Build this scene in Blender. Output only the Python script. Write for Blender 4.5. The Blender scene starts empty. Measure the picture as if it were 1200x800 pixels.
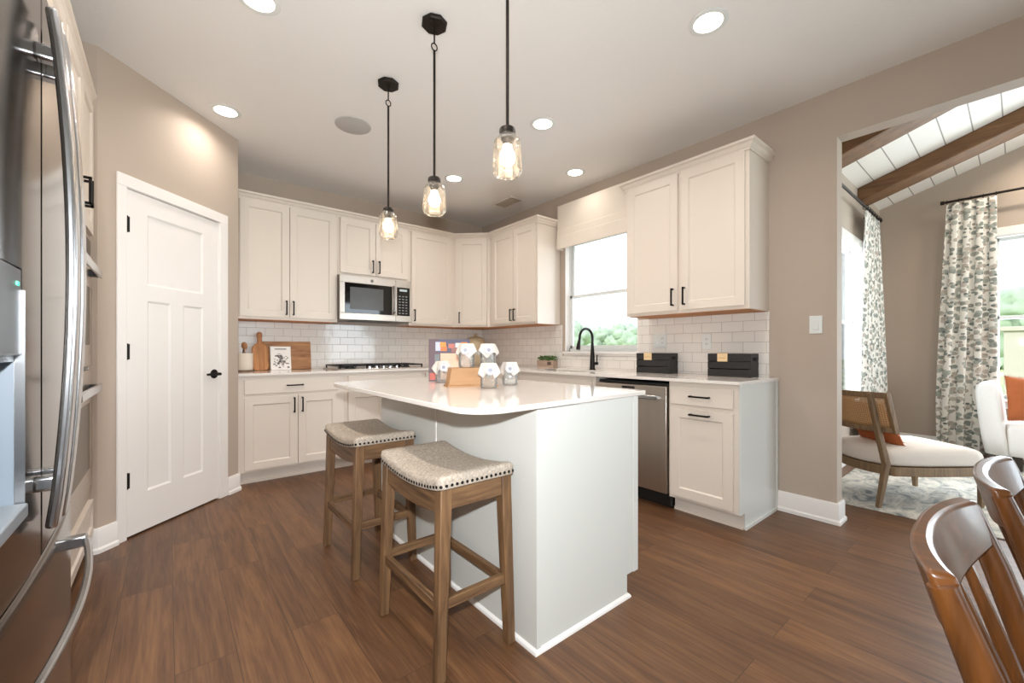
import bpy, bmesh, math, random
from mathutils import Vector, Matrix, noise as mnoise
random.seed(7)
S = bpy.context.scene
COL = S.collection
PI = math.pi

# ------------------------------------------------------------------ camera
cam = bpy.data.objects.new('camera', bpy.data.cameras.new('camera'))
COL.objects.link(cam)
cam.location = (-3.2721, -4.6125, 1.1032)
cam.rotation_euler = (math.radians(90), 0, -0.6889)
cam.data.sensor_width = 36.0
cam.data.lens = 489.92 / 1200 * 36
cam.data.shift_y = 10.26 / 1200
cam.data.clip_start = 0.02
S.camera = cam

# ------------------------------------------------------------------ light and exposure
S.view_settings.view_transform = 'Standard'
S.view_settings.look = 'None'
S.view_settings.gamma = 1
S.view_settings.use_curve_mapping = False
S.view_settings.exposure = 0.09
W = bpy.data.worlds.new('sky'); S.world = W; W.use_nodes = True
_n = W.node_tree.nodes; _l = W.node_tree.links
_bg = _n['Background']
_bg.inputs['Color'].default_value = (0.82, 0.92, 1.0, 1)
_bg.inputs['Strength'].default_value = 1.9


def area(name, loc, rot, sx, sy, power, color, spread=PI, shape='RECTANGLE'):
    d = bpy.data.lights.new(name, 'AREA'); d.shape = shape
    d.size = sx; d.size_y = sy; d.energy = power; d.color = color; d.spread = spread
    o = bpy.data.objects.new(name, d); COL.objects.link(o)
    o.location = loc; o.rotation_euler = rot
    return o


S.cycles.diffuse_bounces = 8
DAY = (0.80, 0.91, 1.0)
# daylight through the visible windows, plus two fill lamps added out of view
area('fill_dining', (-2.1, -8.9, 1.45), (math.radians(90), 0, 0), 1.9, 1.5, 8, DAY)  # added fill in the unseen dining end, brightens the kitchen from behind
area('daylight_sunroom_far', (3.62, -5.2, 1.45), (0, math.radians(90), 0), 1.7, 1.6, 90, DAY)
area('daylight_sunroom_side', (1.86, -3.33, 1.4), (math.radians(-90), 0, 0), 1.1, 1.6, 75, DAY)
area('fill_sunroom_end', (1.8, -8.9, 1.5), (math.radians(90), 0, 0), 2.6, 2.0, 110, DAY)  # added fill at the unseen end of the sunroom, lifts its walls
area('daylight_kitchen_window', (0.22, -1.98, 1.65), (0, math.radians(90), 0), 1.0, 0.85, 7, DAY)
# the photographer's flash just above the lens
area('camera_flash', (-3.31, -4.66, 1.28), (math.radians(92), 0, -0.42), 0.05, 0.04, 53, (0.93, 0.97, 1.0))
sun = bpy.data.lights.new('sun', 'SUN'); sun.energy = 3.0; sun.angle = .02; sun.color = (1, .96, .88)
sun_o = bpy.data.objects.new('sun', sun); COL.objects.link(sun_o); sun_o.rotation_euler = (0, math.radians(-52), math.radians(4))


# ------------------------------------------------------------------ materials
def lin(h):
    h = h.lstrip('#'); out = []
    for i in (0, 2, 4):
        c = int(h[i:i + 2], 16) / 255
        out.append(c / 12.92 if c <= .04045 else ((c + .055) / 1.055) ** 2.4)
    return (*out, 1)


MATS = {}


def mat(name, color='#ffffff', rough=.5, metal=0.0, vary=.04, scale=12, bump=0.0, bscale=200, spec=None, coat=0, stretch=None):
    if name in MATS: return MATS[name]
    m = bpy.data.materials.new(name); m.use_nodes = True
    nt = m.node_tree; N = nt.nodes; L = nt.links
    b = N['Principled BSDF']
    c = lin(color) if isinstance(color, str) else color
    b.inputs['Roughness'].default_value = rough
    b.inputs['Metallic'].default_value = metal
    if spec is not None: b.inputs['Specular IOR Level'].default_value = spec
    if coat: b.inputs['Coat Weight'].default_value = coat; b.inputs['Coat Roughness'].default_value = .1
    tc = N.new('ShaderNodeTexCoord')
    mp = N.new('ShaderNodeMapping'); L.new(tc.outputs['Object'], mp.inputs['Vector'])
    if stretch: mp.inputs['Scale'].default_value = stretch
    nz = N.new('ShaderNodeTexNoise'); nz.inputs['Scale'].default_value = scale; nz.inputs['Detail'].default_value = 4
    L.new(mp.outputs[0], nz.inputs['Vector'])
    rp = N.new('ShaderNodeMix'); rp.data_type = 'RGBA'
    rp.inputs[6].default_value = (*[x * (1 - vary) for x in c[:3]], 1)
    rp.inputs[7].default_value = (*[min(1, x * (1 + vary)) for x in c[:3]], 1)
    L.new(nz.outputs['Fac'], rp.inputs[0]); L.new(rp.outputs[2], b.inputs['Base Color'])
    if bump:
        n2 = N.new('ShaderNodeTexNoise'); n2.inputs['Scale'].default_value = bscale; n2.inputs['Detail'].default_value = 3
        L.new(mp.outputs[0], n2.inputs['Vector'])
        bp = N.new('ShaderNodeBump'); bp.inputs['Strength'].default_value = bump; bp.inputs['Distance'].default_value = .004
        L.new(n2.outputs['Fac'], bp.inputs['Height']); L.new(bp.outputs[0], b.inputs['Normal'])
    MATS[name] = m
    return m


def emit(name, color, strength):
    m = bpy.data.materials.new(name); m.use_nodes = True
    b = m.node_tree.nodes['Principled BSDF']
    b.inputs['Base Color'].default_value = color
    b.inputs['Emission Color'].default_value = color
    b.inputs['Emission Strength'].default_value = strength
    return m


def glass(name, tint=(1, 1, 1, 1), clear=.9, rough=.03, bump=0, ior=1.45, haze=0):
    m = bpy.data.materials.new(name); m.use_nodes = True
    nt = m.node_tree; N = nt.nodes; L = nt.links
    N.remove(N['Principled BSDF'])
    tr = N.new('ShaderNodeBsdfTransparent'); tr.inputs[0].default_value = tint
    gl = N.new('ShaderNodeBsdfGlossy'); gl.inputs['Roughness'].default_value = rough
    fr = N.new('ShaderNodeFresnel'); fr.inputs['IOR'].default_value = ior
    mx = N.new('ShaderNodeMixShader')
    ad = N.new('ShaderNodeMath'); ad.operation = 'MULTIPLY_ADD'
    ad.inputs[1].default_value = .9; ad.inputs[2].default_value = 1 - clear
    L.new(fr.outputs[0], ad.inputs[0]); L.new(ad.outputs[0], mx.inputs[0])
    L.new(tr.outputs[0], mx.inputs[1]); L.new(gl.outputs[0], mx.inputs[2])
    last = mx.outputs[0]
    if haze:      # seeds and ripples in the glass scatter a little light
        tl = N.new('ShaderNodeBsdfTranslucent'); tl.inputs[0].default_value = tint
        df = N.new('ShaderNodeBsdfDiffuse'); df.inputs[0].default_value = tint
        m2 = N.new('ShaderNodeMixShader'); L.new(tl.outputs[0], m2.inputs[1]); L.new(df.outputs[0], m2.inputs[2])
        m3 = N.new('ShaderNodeMixShader'); m3.inputs[0].default_value = haze
        L.new(last, m3.inputs[1]); L.new(m2.outputs[0], m3.inputs[2]); last = m3.outputs[0]
    L.new(last, N['Material Output'].inputs['Surface'])
    if bump:
        nz = N.new('ShaderNodeTexNoise'); nz.inputs['Scale'].default_value = 90
        tc = N.new('ShaderNodeTexCoord'); L.new(tc.outputs['Object'], nz.inputs['Vector'])
        bp = N.new('ShaderNodeBump'); bp.inputs['Strength'].default_value = bump; bp.inputs['Distance'].default_value = .003
        L.new(nz.outputs['Fac'], bp.inputs['Height']); L.new(bp.outputs[0], gl.inputs['Normal'])
    return m


def wood(name, dark, light, axis='z', scale=6, rough=.45, knots=.6, coat=0):
    """grain running along one axis of the object"""
    m = bpy.data.materials.new(name); m.use_nodes = True
    nt = m.node_tree; N = nt.nodes; L = nt.links; b = N['Principled BSDF']
    b.inputs['Roughness'].default_value = rough
    if coat: b.inputs['Coat Weight'].default_value = coat; b.inputs['Coat Roughness'].default_value = .12
    tc = N.new('ShaderNodeTexCoord'); mp = N.new('ShaderNodeMapping')
    s = [9, 9, 9]; s['xyz'.index(axis)] = .7
    mp.inputs['Scale'].default_value = s
    L.new(tc.outputs['Object'], mp.inputs['Vector'])
    nz = N.new('ShaderNodeTexNoise'); nz.inputs['Scale'].default_value = scale; nz.inputs['Detail'].default_value = 6
    nz.inputs['Roughness'].default_value = .62; nz.inputs['Distortion'].default_value = knots
    L.new(mp.outputs[0], nz.inputs['Vector'])
    r = N.new('ShaderNodeValToRGB'); r.color_ramp.elements[0].position = .3; r.color_ramp.elements[1].position = .72
    r.color_ramp.elements[0].color = lin(dark); r.color_ramp.elements[1].color = lin(light)
    L.new(nz.outputs['Fac'], r.inputs[0]); L.new(r.outputs[0], b.inputs['Base Color'])
    bp = N.new('ShaderNodeBump'); bp.inputs['Strength'].default_value = .12; bp.inputs['Distance'].default_value = .002
    L.new(nz.outputs['Fac'], bp.inputs['Height']); L.new(bp.outputs[0], b.inputs['Normal'])
    return m


def floor_mat():
    m = bpy.data.materials.new('vinyl_plank'); m.use_nodes = True
    nt = m.node_tree; N = nt.nodes; L = nt.links; b = N['Principled BSDF']
    tc = N.new('ShaderNodeTexCoord'); mp = N.new('ShaderNodeMapping')
    mp.inputs['Rotation'].default_value = (0, 0, PI / 2); mp.inputs['Location'].default_value = (.37, .05, 0)
    L.new(tc.outputs['Object'], mp.inputs['Vector'])
    br = N.new('ShaderNodeTexBrick'); br.offset = .41; br.offset_frequency = 2
    br.inputs['Scale'].default_value = 1; br.inputs['Brick Width'].default_value = 1.22
    br.inputs['Row Height'].default_value = .178; br.inputs['Mortar Size'].default_value = .0012
    br.inputs['Mortar Smooth'].default_value = .3
    br.inputs['Color1'].default_value = (0, 0, 0, 1); br.inputs['Color2'].default_value = (1, 1, 1, 1)
    br.inputs['Mortar'].default_value = (.5, .5, .5, 1)
    L.new(mp.outputs[0], br.inputs['Vector'])
    # grain, different on every plank
    mg = N.new('ShaderNodeMapping'); mg.inputs['Scale'].default_value = (10, .9, 1)
    L.new(tc.outputs['Object'], mg.inputs['Vector'])
    nz = N.new('ShaderNodeTexNoise'); nz.noise_dimensions = '4D'
    nz.inputs['Scale'].default_value = 1.7; nz.inputs['Detail'].default_value = 7; nz.inputs['Roughness'].default_value = .66
    nz.inputs['Distortion'].default_value = 1.0
    ml = N.new('ShaderNodeMath'); ml.operation = 'MULTIPLY'; ml.inputs[1].default_value = 40
    L.new(br.outputs['Color'], ml.inputs[0]); L.new(ml.outputs[0], nz.inputs['W'])
    L.new(mg.outputs[0], nz.inputs['Vector'])
    mf = N.new('ShaderNodeMapping'); mf.inputs['Scale'].default_value = (60, 2.2, 1)
    L.new(tc.outputs['Object'], mf.inputs['Vector'])
    nf = N.new('ShaderNodeTexNoise'); nf.noise_dimensions = '4D'; nf.inputs['Scale'].default_value = 2.5; nf.inputs['Detail'].default_value = 7
    L.new(ml.outputs[0], nf.inputs['W']); L.new(mf.outputs[0], nf.inputs['Vector'])
    mixg = N.new('ShaderNodeMath'); mixg.operation = 'MULTIPLY_ADD'; mixg.inputs[1].default_value = .36
    L.new(nf.outputs['Fac'], mixg.inputs[0])
    sc = N.new('ShaderNodeMath'); sc.operation = 'MULTIPLY'; sc.inputs[1].default_value = .64
    L.new(nz.outputs['Fac'], sc.inputs[0]); L.new(sc.outputs[0], mixg.inputs[2])
    r = N.new('ShaderNodeValToRGB'); e = r.color_ramp.elements
    e[0].position = .34; e[0].color = lin('#4a3221'); e[1].position = .67; e[1].color = lin('#84603f')
    k = e.new(.48); k.color = lin('#66462e')
    L.new(mixg.outputs[0], r.inputs[0])
    # plank to plank tone
    tone = N.new('ShaderNodeMix'); tone.data_type = 'RGBA'; tone.blend_type = 'MULTIPLY'; tone.inputs[0].default_value = 1
    tr = N.new('ShaderNodeValToRGB'); tr.color_ramp.elements[0].color = (.80, .78, .78, 1); tr.color_ramp.elements[1].color = (1.10, 1.07, 1.04, 1)
    L.new(br.outputs['Color'], tr.inputs[0])
    L.new(r.outputs[0], tone.inputs[6]); L.new(tr.outputs[0], tone.inputs[7])
    seam = N.new('ShaderNodeMix'); seam.data_type = 'RGBA'
    L.new(br.outputs['Fac'], seam.inputs[0]); L.new(tone.outputs[2], seam.inputs[6]); seam.inputs[7].default_value = lin('#3d2a1d')
    L.new(seam.outputs[2], b.inputs['Base Color'])
    b.inputs['Roughness'].default_value = .42
    bp = N.new('ShaderNodeBump'); bp.inputs['Strength'].default_value = .15; bp.inputs['Distance'].default_value = .002
    inv = N.new('ShaderNodeMath'); inv.operation = 'SUBTRACT'; L.new(mixg.outputs[0], inv.inputs[0]); L.new(br.outputs['Fac'], inv.inputs[1])
    L.new(inv.outputs[0], bp.inputs['Height']); L.new(bp.outputs[0], b.inputs['Normal'])
    return m


def tile_mat(name, along):
    m = bpy.data.materials.new(name); m.use_nodes = True
    nt = m.node_tree; N = nt.nodes; L = nt.links; b = N['Principled BSDF']
    tc = N.new('ShaderNodeTexCoord'); sp = N.new('ShaderNodeSeparateXYZ'); cb = N.new('ShaderNodeCombineXYZ')
    L.new(tc.outputs['Object'], sp.inputs[0])
    L.new(sp.outputs[along], cb.inputs[0]); L.new(sp.outputs['Z'], cb.inputs[1])
    br = N.new('ShaderNodeTexBrick'); br.offset = .5
    br.inputs['Scale'].default_value = 1; br.inputs['Brick Width'].default_value = .1545; br.inputs['Row Height'].default_value = .0775
    br.inputs['Mortar Size'].default_value = .0022; br.inputs['Mortar Smooth'].default_value = .4
    br.inputs['Color1'].default_value = lin('#e3ddd6'); br.inputs['Color2'].default_value = lin('#e9e4de'); br.inputs['Mortar'].default_value = lin('#b7aea5')
    L.new(cb.outputs[0], br.inputs['Vector'])
    L.new(br.outputs['Color'], b.inputs['Base Color'])
    b.inputs['Roughness'].default_value = .1
    rr = N.new('ShaderNodeMath'); rr.operation = 'MULTIPLY_ADD'; rr.inputs[1].default_value = .5; rr.inputs[2].default_value = .09
    L.new(br.outputs['Fac'], rr.inputs[0]); L.new(rr.outputs[0], b.inputs['Roughness'])
    nz = N.new('ShaderNodeTexNoise'); nz.inputs['Scale'].default_value = 14; L.new(cb.outputs[0], nz.inputs['Vector'])
    sb = N.new('ShaderNodeMath'); sb.operation = 'MULTIPLY_ADD'; sb.inputs[1].default_value = -1.2
    L.new(br.outputs['Fac'], sb.inputs[0]); L.new(nz.outputs['Fac'], sb.inputs[2])
    bp = N.new('ShaderNodeBump'); bp.inputs['Strength'].default_value = .35; bp.inputs['Distance'].default_value = .003
    L.new(sb.outputs[0], bp.inputs['Height']); L.new(bp.outputs[0], b.inputs['Normal'])
    return m


def speckle(name, base, spot, rough=.12):
    m = mat(name, base, rough, vary=.02, scale=5)
    nt = m.node_tree; N = nt.nodes; L = nt.links; b = N['Principled BSDF']
    old = b.inputs['Base Color'].links[0].from_socket
    tc = N.new('ShaderNodeTexCoord'); v = N.new('ShaderNodeTexVoronoi'); v.inputs['Scale'].default_value = 140
    L.new(tc.outputs['Object'], v.inputs['Vector'])
    lt = N.new('ShaderNodeMath'); lt.operation = 'LESS_THAN'; lt.inputs[1].default_value = .16; L.new(v.outputs['Distance'], lt.inputs[0])
    md = N.new('ShaderNodeMath'); md.operation = 'MULTIPLY'; md.inputs[1].default_value = .5; L.new(lt.outputs[0], md.inputs[0])
    mx = N.new('ShaderNodeMix'); mx.data_type = 'RGBA'; L.new(md.outputs[0], mx.inputs[0]); L.new(old, mx.inputs[6]); mx.inputs[7].default_value = lin(spot)
    L.new(mx.outputs[2], b.inputs['Base Color'])
    return m


def curtain_mat():
    m = bpy.data.materials.new('leaf_print_linen'); m.use_nodes = True
    nt = m.node_tree; N = nt.nodes; L = nt.links; b = N['Principled BSDF']; b.inputs['Roughness'].default_value = .9
    uv = N.new('ShaderNodeTexCoord')
    prev = None
    for i, (rot, sx, sy, off, thr, cols) in enumerate([
            (.6, 12, 15, 0, .36, ('#a3a59e', '#c4bcb2', '#b2b4ab')), (-.7, 13, 16, 3.3, .33, ('#8c928b', '#b5aba0', '#a0a59d')),
            (.1, 14, 19, 7.1, .22, ('#6c746f', '#a89e94', '#8e928c'))]):
        mp = N.new('ShaderNodeMapping'); mp.inputs['Rotation'].default_value = (0, 0, rot); mp.inputs['Scale'].default_value = (sx, sy, 1)
        mp.inputs['Location'].default_value = (off, off * .7, 0)
        L.new(uv.outputs['UV'], mp.inputs['Vector'])
        v = N.new('ShaderNodeTexVoronoi'); v.inputs['Scale'].default_value = 1; v.inputs['Randomness'].default_value = .85; v.voronoi_dimensions = '2D'
        L.new(mp.outputs[0], v.inputs['Vector'])
        lt = N.new('ShaderNodeMath'); lt.operation = 'LESS_THAN'; lt.inputs[1].default_value = thr; L.new(v.outputs['Distance'], lt.inputs[0])
        sp = N.new('ShaderNodeSeparateColor'); L.new(v.outputs['Color'], sp.inputs[0])
        rp = N.new('ShaderNodeValToRGB'); rp.color_ramp.interpolation = 'CONSTANT'
        e = rp.color_ramp.elements; e[0].color = lin(cols[0]); e[1].position = .35; e[1].color = lin(cols[1]); k = e.new(.7); k.color = lin(cols[2])
        L.new(sp.outputs[0], rp.inputs[0])
        keep = N.new('ShaderNodeMath'); keep.operation = 'GREATER_THAN'; keep.inputs[1].default_value = .28; L.new(sp.outputs[1], keep.inputs[0])
        f = N.new('ShaderNodeMath'); f.operation = 'MULTIPLY'; L.new(lt.outputs[0], f.inputs[0]); L.new(keep.outputs[0], f.inputs[1])
        mx = N.new('ShaderNodeMix'); mx.data_type = 'RGBA'; L.new(f.outputs[0], mx.inputs[0])
        if prev is None: mx.inputs[6].default_value = lin('#e9e6df')
        else: L.new(prev, mx.inputs[6])
        L.new(rp.outputs[0], mx.inputs[7]); prev = mx.outputs[2]
    L.new(prev, b.inputs['Base Color'])
    return m


def rug_mat():
    m = bpy.data.materials.new('distressed_rug'); m.use_nodes = True
    nt = m.node_tree; N = nt.nodes; L = nt.links; b = N['Principled BSDF']; b.inputs['Roughness'].default_value = .95
    tc = N.new('ShaderNodeTexCoord'); mp = N.new('ShaderNodeMapping'); L.new(tc.outputs['Object'], mp.inputs['Vector'])
    mp.inputs['Scale'].default_value = (1, 1.8, 1)
    n1 = N.new('ShaderNodeTexNoise'); n1.inputs['Scale'].default_value = 5; n1.inputs['Detail'].default_value = 8; n1.inputs['Roughness'].default_value = .7; n1.inputs['Distortion'].default_value = 1.2
    L.new(mp.outputs[0], n1.inputs['Vector'])
    r = N.new('ShaderNodeValToRGB'); e = r.color_ramp.elements
    e[0].position = .36; e[0].color = lin('#767b7c'); e[1].position = .60; e[1].color = lin('#d6d1c6')
    k = e.new(.47); k.color = lin('#b3b2ab')
    L.new(n1.outputs['Fac'], r.inputs[0]); L.new(r.outputs[0], b.inputs['Base Color'])
    return m


def cane_mat():
    m = bpy.data.materials.new('woven_cane'); m.use_nodes = True
    nt = m.node_tree; N = nt.nodes; L = nt.links; b = N['Principled BSDF']; b.inputs['Roughness'].default_value = .6
    tc = N.new('ShaderNodeTexCoord'); v = N.new('ShaderNodeTexVoronoi'); v.inputs['Scale'].default_value = 85; v.inputs['Randomness'].default_value = .15
    L.new(tc.outputs['UV'], v.inputs['Vector'])
    r = N.new('ShaderNodeValToRGB'); e = r.color_ramp.elements
    e[0].position = .2; e[0].color = lin('#6b4a2c'); e[1].position = .42; e[1].color = lin('#c39b6c')
    L.new(v.outputs['Distance'], r.inputs[0]); L.new(r.outputs[0], b.inputs['Base Color'])
    tr = N.new('ShaderNodeBsdfTransparent'); mx = N.new('ShaderNodeMixShader')
    lt = N.new('ShaderNodeMath'); lt.operation = 'LESS_THAN'; lt.inputs[1].default_value = .22; L.new(v.outputs['Distance'], lt.inputs[0])
    L.new(lt.outputs[0], mx.inputs[0]); L.new(b.outputs[0], mx.inputs[1]); L.new(tr.outputs[0], mx.inputs[2])
    L.new(mx.outputs[0], N['Material Output'].inputs['Surface'])
    return m


def plank_ceiling_mat():
    m = bpy.data.materials.new('white_shiplap'); m.use_nodes = True
    nt = m.node_tree; N = nt.nodes; L = nt.links; b = N['Principled BSDF']; b.inputs['Roughness'].default_value = .5
    tc = N.new('ShaderNodeTexCoord'); sp = N.new('ShaderNodeSeparateXYZ'); L.new(tc.outputs['Object'], sp.inputs[0])
    a = N.new('ShaderNodeMath'); a.operation = 'MULTIPLY_ADD'; a.inputs[1].default_value = 1 / .172; a.inputs[2].default_value = 100.3
    L.new(sp.outputs['Y'], a.inputs[0])
    f = N.new('ShaderNodeMath'); f.operation = 'FRACT'; L.new(a.outputs[0], f.inputs[0])
    lt = N.new('ShaderNodeMath'); lt.operation = 'LESS_THAN'; lt.inputs[1].default_value = .05; L.new(f.outputs[0], lt.inputs[0])
    mx = N.new('ShaderNodeMix'); mx.data_type = 'RGBA'; L.new(lt.outputs[0], mx.inputs[0])
    mx.inputs[6].default_value = lin('#e6e1da'); mx.inputs[7].default_value = lin('#8f887f'); L.new(mx.outputs[2], b.inputs['Base Color'])
    return m


M_WALL = mat('greige_paint', '#b6a799', .75, vary=.015, scale=3, bump=.05, bscale=160)
M_CEIL = mat('ceiling_paint', '#e9e7e4', .85, vary=.012, scale=2, bump=.25, bscale=45)
M_TRIM = mat('white_trim', '#ece8e4', .4, vary=.01)
M_CAB = mat('cream_cabinet', '#dcd1c5', .38, vary=.012, scale=4)
M_ISL = mat('pale_island_paint', '#d3d3cd', .38, vary=.012, scale=4)
M_BLK = mat('black_iron', '#1d1a18', .4, metal=.6, vary=.1, scale=30)
M_BRONZE = mat('oil_rubbed_bronze', '#2b2521', .42, metal=.7, vary=.12, scale=40)
M_STEEL = mat('brushed_steel', '#cbc1b7', .33, metal=1.0, vary=.05, scale=30, stretch=(1, 1, .03))
M_FRIDGE = mat('fridge_steel', '#736c66', .13, metal=1.0, vary=.04, scale=18, stretch=(1, 1, .03))
M_CHROME = mat('handle_steel', '#c3c4c6', .2, metal=1.0, vary=.03, scale=30)
M_DKGLASS = mat('black_glass', '#0c0c0d', .05, vary=.1)
M_BLACK = mat('black_plastic', '#121211', .45, vary=.1)
M_GREY = mat('grey_plastic', '#5d656d', .4, vary=.03)
M_QUARTZ = speckle('white_quartz', '#e6dfd8', '#c6bdb4', .08)
M_FLOOR = floor_mat()
M_TILE_X = tile_mat('subway_tile_back', 'X')
M_TILE_Y = tile_mat('subway_tile_side', 'Y')
M_UNDER = mat('raw_maple_underside', '#b97b45', .6, vary=.1)
M_CURTAIN = curtain_mat()
M_RUG = rug_mat()
M_CANE = cane_mat()
M_SHIP = plank_ceiling_mat()
M_STOOL = wood('weathered_oak', '#4b3422', '#8d6a47', 'z', 5, .55)
M_STOOLX = wood('weathered_oak_end', '#4b3422', '#8d6a47', 'x', 5, .55)
M_STOOLH = wood('weathered_oak_rail', '#4b3422', '#8d6a47', 'y', 5, .55)
M_BOUCLE = mat('taupe_tweed', '#b3a697', .95, vary=.75, scale=110, bump=.5, bscale=260)
M_CHAIRW = wood('honey_walnut', '#3f240f', '#6c401b', 'z', 4, .3, .3, coat=.3)
M_CHAIRS = wood('honey_walnut_seat', '#3f240f', '#6c401b', 'y', 4, .3, .3, coat=.3)
M_ASH = wood('grey_ash', '#6a543d', '#957a58', 'z', 6, .5)
M_BEAM = wood('dark_beam', '#5b3d24', '#86603c', 'y', 3, .6, 1.0)
M_LINEN = mat('offwhite_linen', '#ded5cb', .95, vary=.06, scale=90, bump=.25, bscale=400)
M_IVORY = mat('ivory_boucle', '#e9e6e1', .95, vary=.06, scale=120, bump=.5, bscale=220)
M_RUST = mat('rust_velvet', '#a5592c', .85, vary=.18, scale=14, bump=.3, bscale=60)
M_SHADE = mat('woven_shade', '#e3d9cc', .9, vary=.06, scale=30, bump=.3, bscale=120, stretch=(1, 1, 9))
M_GLASS = glass('window_glass', (1, 1, 1, 1), .985, .02, ior=1.2)
M_JAR = glass('jar_glass', (.98, .99, .985, 1), .97, .06, bump=.5, ior=1.28, haze=.10)
M_PEND = glass('seeded_glass', (1, .98, .96, 1), .975, .06, bump=.9, ior=1.25, haze=.025)
M_BULB = emit('lit_bulb', (1, .80, .55, 1), 18)
M_LENS = emit('lit_lens', (1, .90, .76, 1), 9)
M_VINYL = mat('vinyl_sash', '#dde0de', .35, vary=.01)


# ------------------------------------------------------------------ mesh helpers
class MB:
    def __init__(s): s.bm = bmesh.new()

    def face(s, vs):
        try: return s.bm.faces.new(vs)
        except ValueError: return None

    def box(s, x0, x1, y0, y1, z0, z1, M=None):
        c = [(x, y, z) for z in (z0, z1) for y in (y0, y1) for x in (x0, x1)]
        v = [s.bm.verts.new(M @ Vector(p) if M else p) for p in c]
        for f in ((0, 2, 3, 1), (4, 5, 7, 6), (0, 1, 5, 4), (2, 6, 7, 3), (0, 4, 6, 2), (1, 3, 7, 5)):
            s.face([v[i] for i in f])
        return s

    def prism(s, poly, z0, z1, M=None):
        a = [s.bm.verts.new(M @ Vector((x, y, z0)) if M else (x, y, z0)) for x, y in poly]
        b = [s.bm.verts.new(M @ Vector((x, y, z1)) if M else (x, y, z1)) for x, y in poly]
        n = len(poly); s.face(a[::-1]); s.face(b)
        for i in range(n): s.face([a[i], a[(i + 1) % n], b[(i + 1) % n], b[i]])
        return s

    def wall(s, p0, p1, t, z0, z1):
        """upright slab from p0 to p1, thickness t to the left of travel"""
        d = Vector((p1[0] - p0[0], p1[1] - p0[1])).normalized(); n = Vector((-d.y, d.x)) * t
        return s.prism([p0, p1, (p1[0] + n.x, p1[1] + n.y), (p0[0] + n.x, p0[1] + n.y)], z0, z1)

    def rings(s, rs, cap=True, closed=False):
        n = len(rs[0]); V = [[s.bm.verts.new(p) for p in r] for r in rs]
        m = len(V)
        for i in range(m if closed else m - 1):
            a, b = V[i], V[(i + 1) % m]
            for j in range(n): s.face([a[j], a[(j + 1) % n], b[(j + 1) % n], b[j]])
        if cap and not closed: s.face(V[0][::-1]); s.face(V[-1])
        return s

    def lathe(s, prof, n=24, M=None, cap=False):
        rs = []
        for r, z in prof:
            r = max(r, 1e-4)
            rs.append([(M @ Vector((r * math.cos(2 * PI * k / n), r * math.sin(2 * PI * k / n), z)) if M else
                        Vector((r * math.cos(2 * PI * k / n), r * math.sin(2 * PI * k / n), z))) for k in range(n)])
        return s.rings(rs, cap)

    def cyl(s, p0, p1, r0, r1=None, n=16):
        return s.tube([p0, p1], [r0, r0 if r1 is None else r1], n)

    def tube(s, pts, r, n=12, sq=None, closed=False, up=None):
        """round tube (or a rectangular bar when sq=(w,h)) along points"""
        P = [Vector(p) for p in pts]; m = len(P)
        if not isinstance(r, (list, tuple)): r = [r] * m
        rs = []; prev = None
        for i in range(m):
            if closed: t = P[(i + 1) % m] - P[i - 1]
            else: t = P[min(i + 1, m - 1)] - P[max(i - 1, 0)]
            t.normalize()
            if up is not None: u = Vector(up)
            elif prev is None: u = Vector((0, 0, 1)) if abs(t.z) < .9 else Vector((1, 0, 0))
            else: u = prev
            u = (u - t * u.dot(t)).normalized(); prev = u; w = t.cross(u)
            if sq:
                a, b2 = sq[0] / 2 * r[i], sq[1] / 2 * r[i]
                rs.append([P[i] + w * a * sx + u * b2 * sy for sx, sy in ((1, 1), (-1, 1), (-1, -1), (1, -1))])
            else:
                rs.append([P[i] + (w * math.cos(2 * PI * k / n) + u * math.sin(2 * PI * k / n)) * r[i] for k in range(n)])
        return s.rings(rs, True, closed)

    def sweep(s, path, prof, closed=False):
        """profile [(out, z)...] swept along a 2D path, out = right of travel, mitred"""
        P = [Vector(p) for p in path]; m = len(P); rs = []
        for i in range(m):
            ds = []
            if i > 0 or closed: ds.append((P[i] - P[i - 1]).normalized())
            if i < m - 1 or closed: ds.append((P[(i + 1) % m] - P[i]).normalized())
            ns = [Vector((d.y, -d.x)) for d in ds]
            if len(ns) == 2:
                q = (ns[0] + ns[1]); q = q / max(.2, q.dot(ns[0]))
            else: q = ns[0]
            rs.append([Vector((P[i].x + q.x * o, P[i].y + q.y * o, z)) for o, z in prof])
        return s.rings(rs, True, closed)

    def sphere(s, c, r, n=16, sz=1.0):
        prof = [(r * math.sin(PI * k / n), -r * sz * math.cos(PI * k / n)) for k in range(n + 1)]
        return s.lathe(prof, n * 2, Matrix.Translation(c))

    def grid(s, fn, nu, nv, thick=None, uvfn=None):
        """surface fn(u,v)->Vector; optional solid thickness along fn normals"""
        V = [[s.bm.verts.new(fn(i / nu, j / nv)) for j in range(nv + 1)] for i in range(nu + 1)]
        uvl = s.bm.loops.layers.uv.verify() if uvfn else None
        for i in range(nu):
            for j in range(nv):
                f = s.face([V[i][j], V[i + 1][j], V[i + 1][j + 1], V[i][j + 1]])
                if uvl and f:
                    for lp, (a, b) in zip(f.loops, ((i, j), (i + 1, j), (i + 1, j + 1), (i, j + 1))):
                        lp[uvl].uv = uvfn(a / nu, b / nv)
        return s

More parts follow.
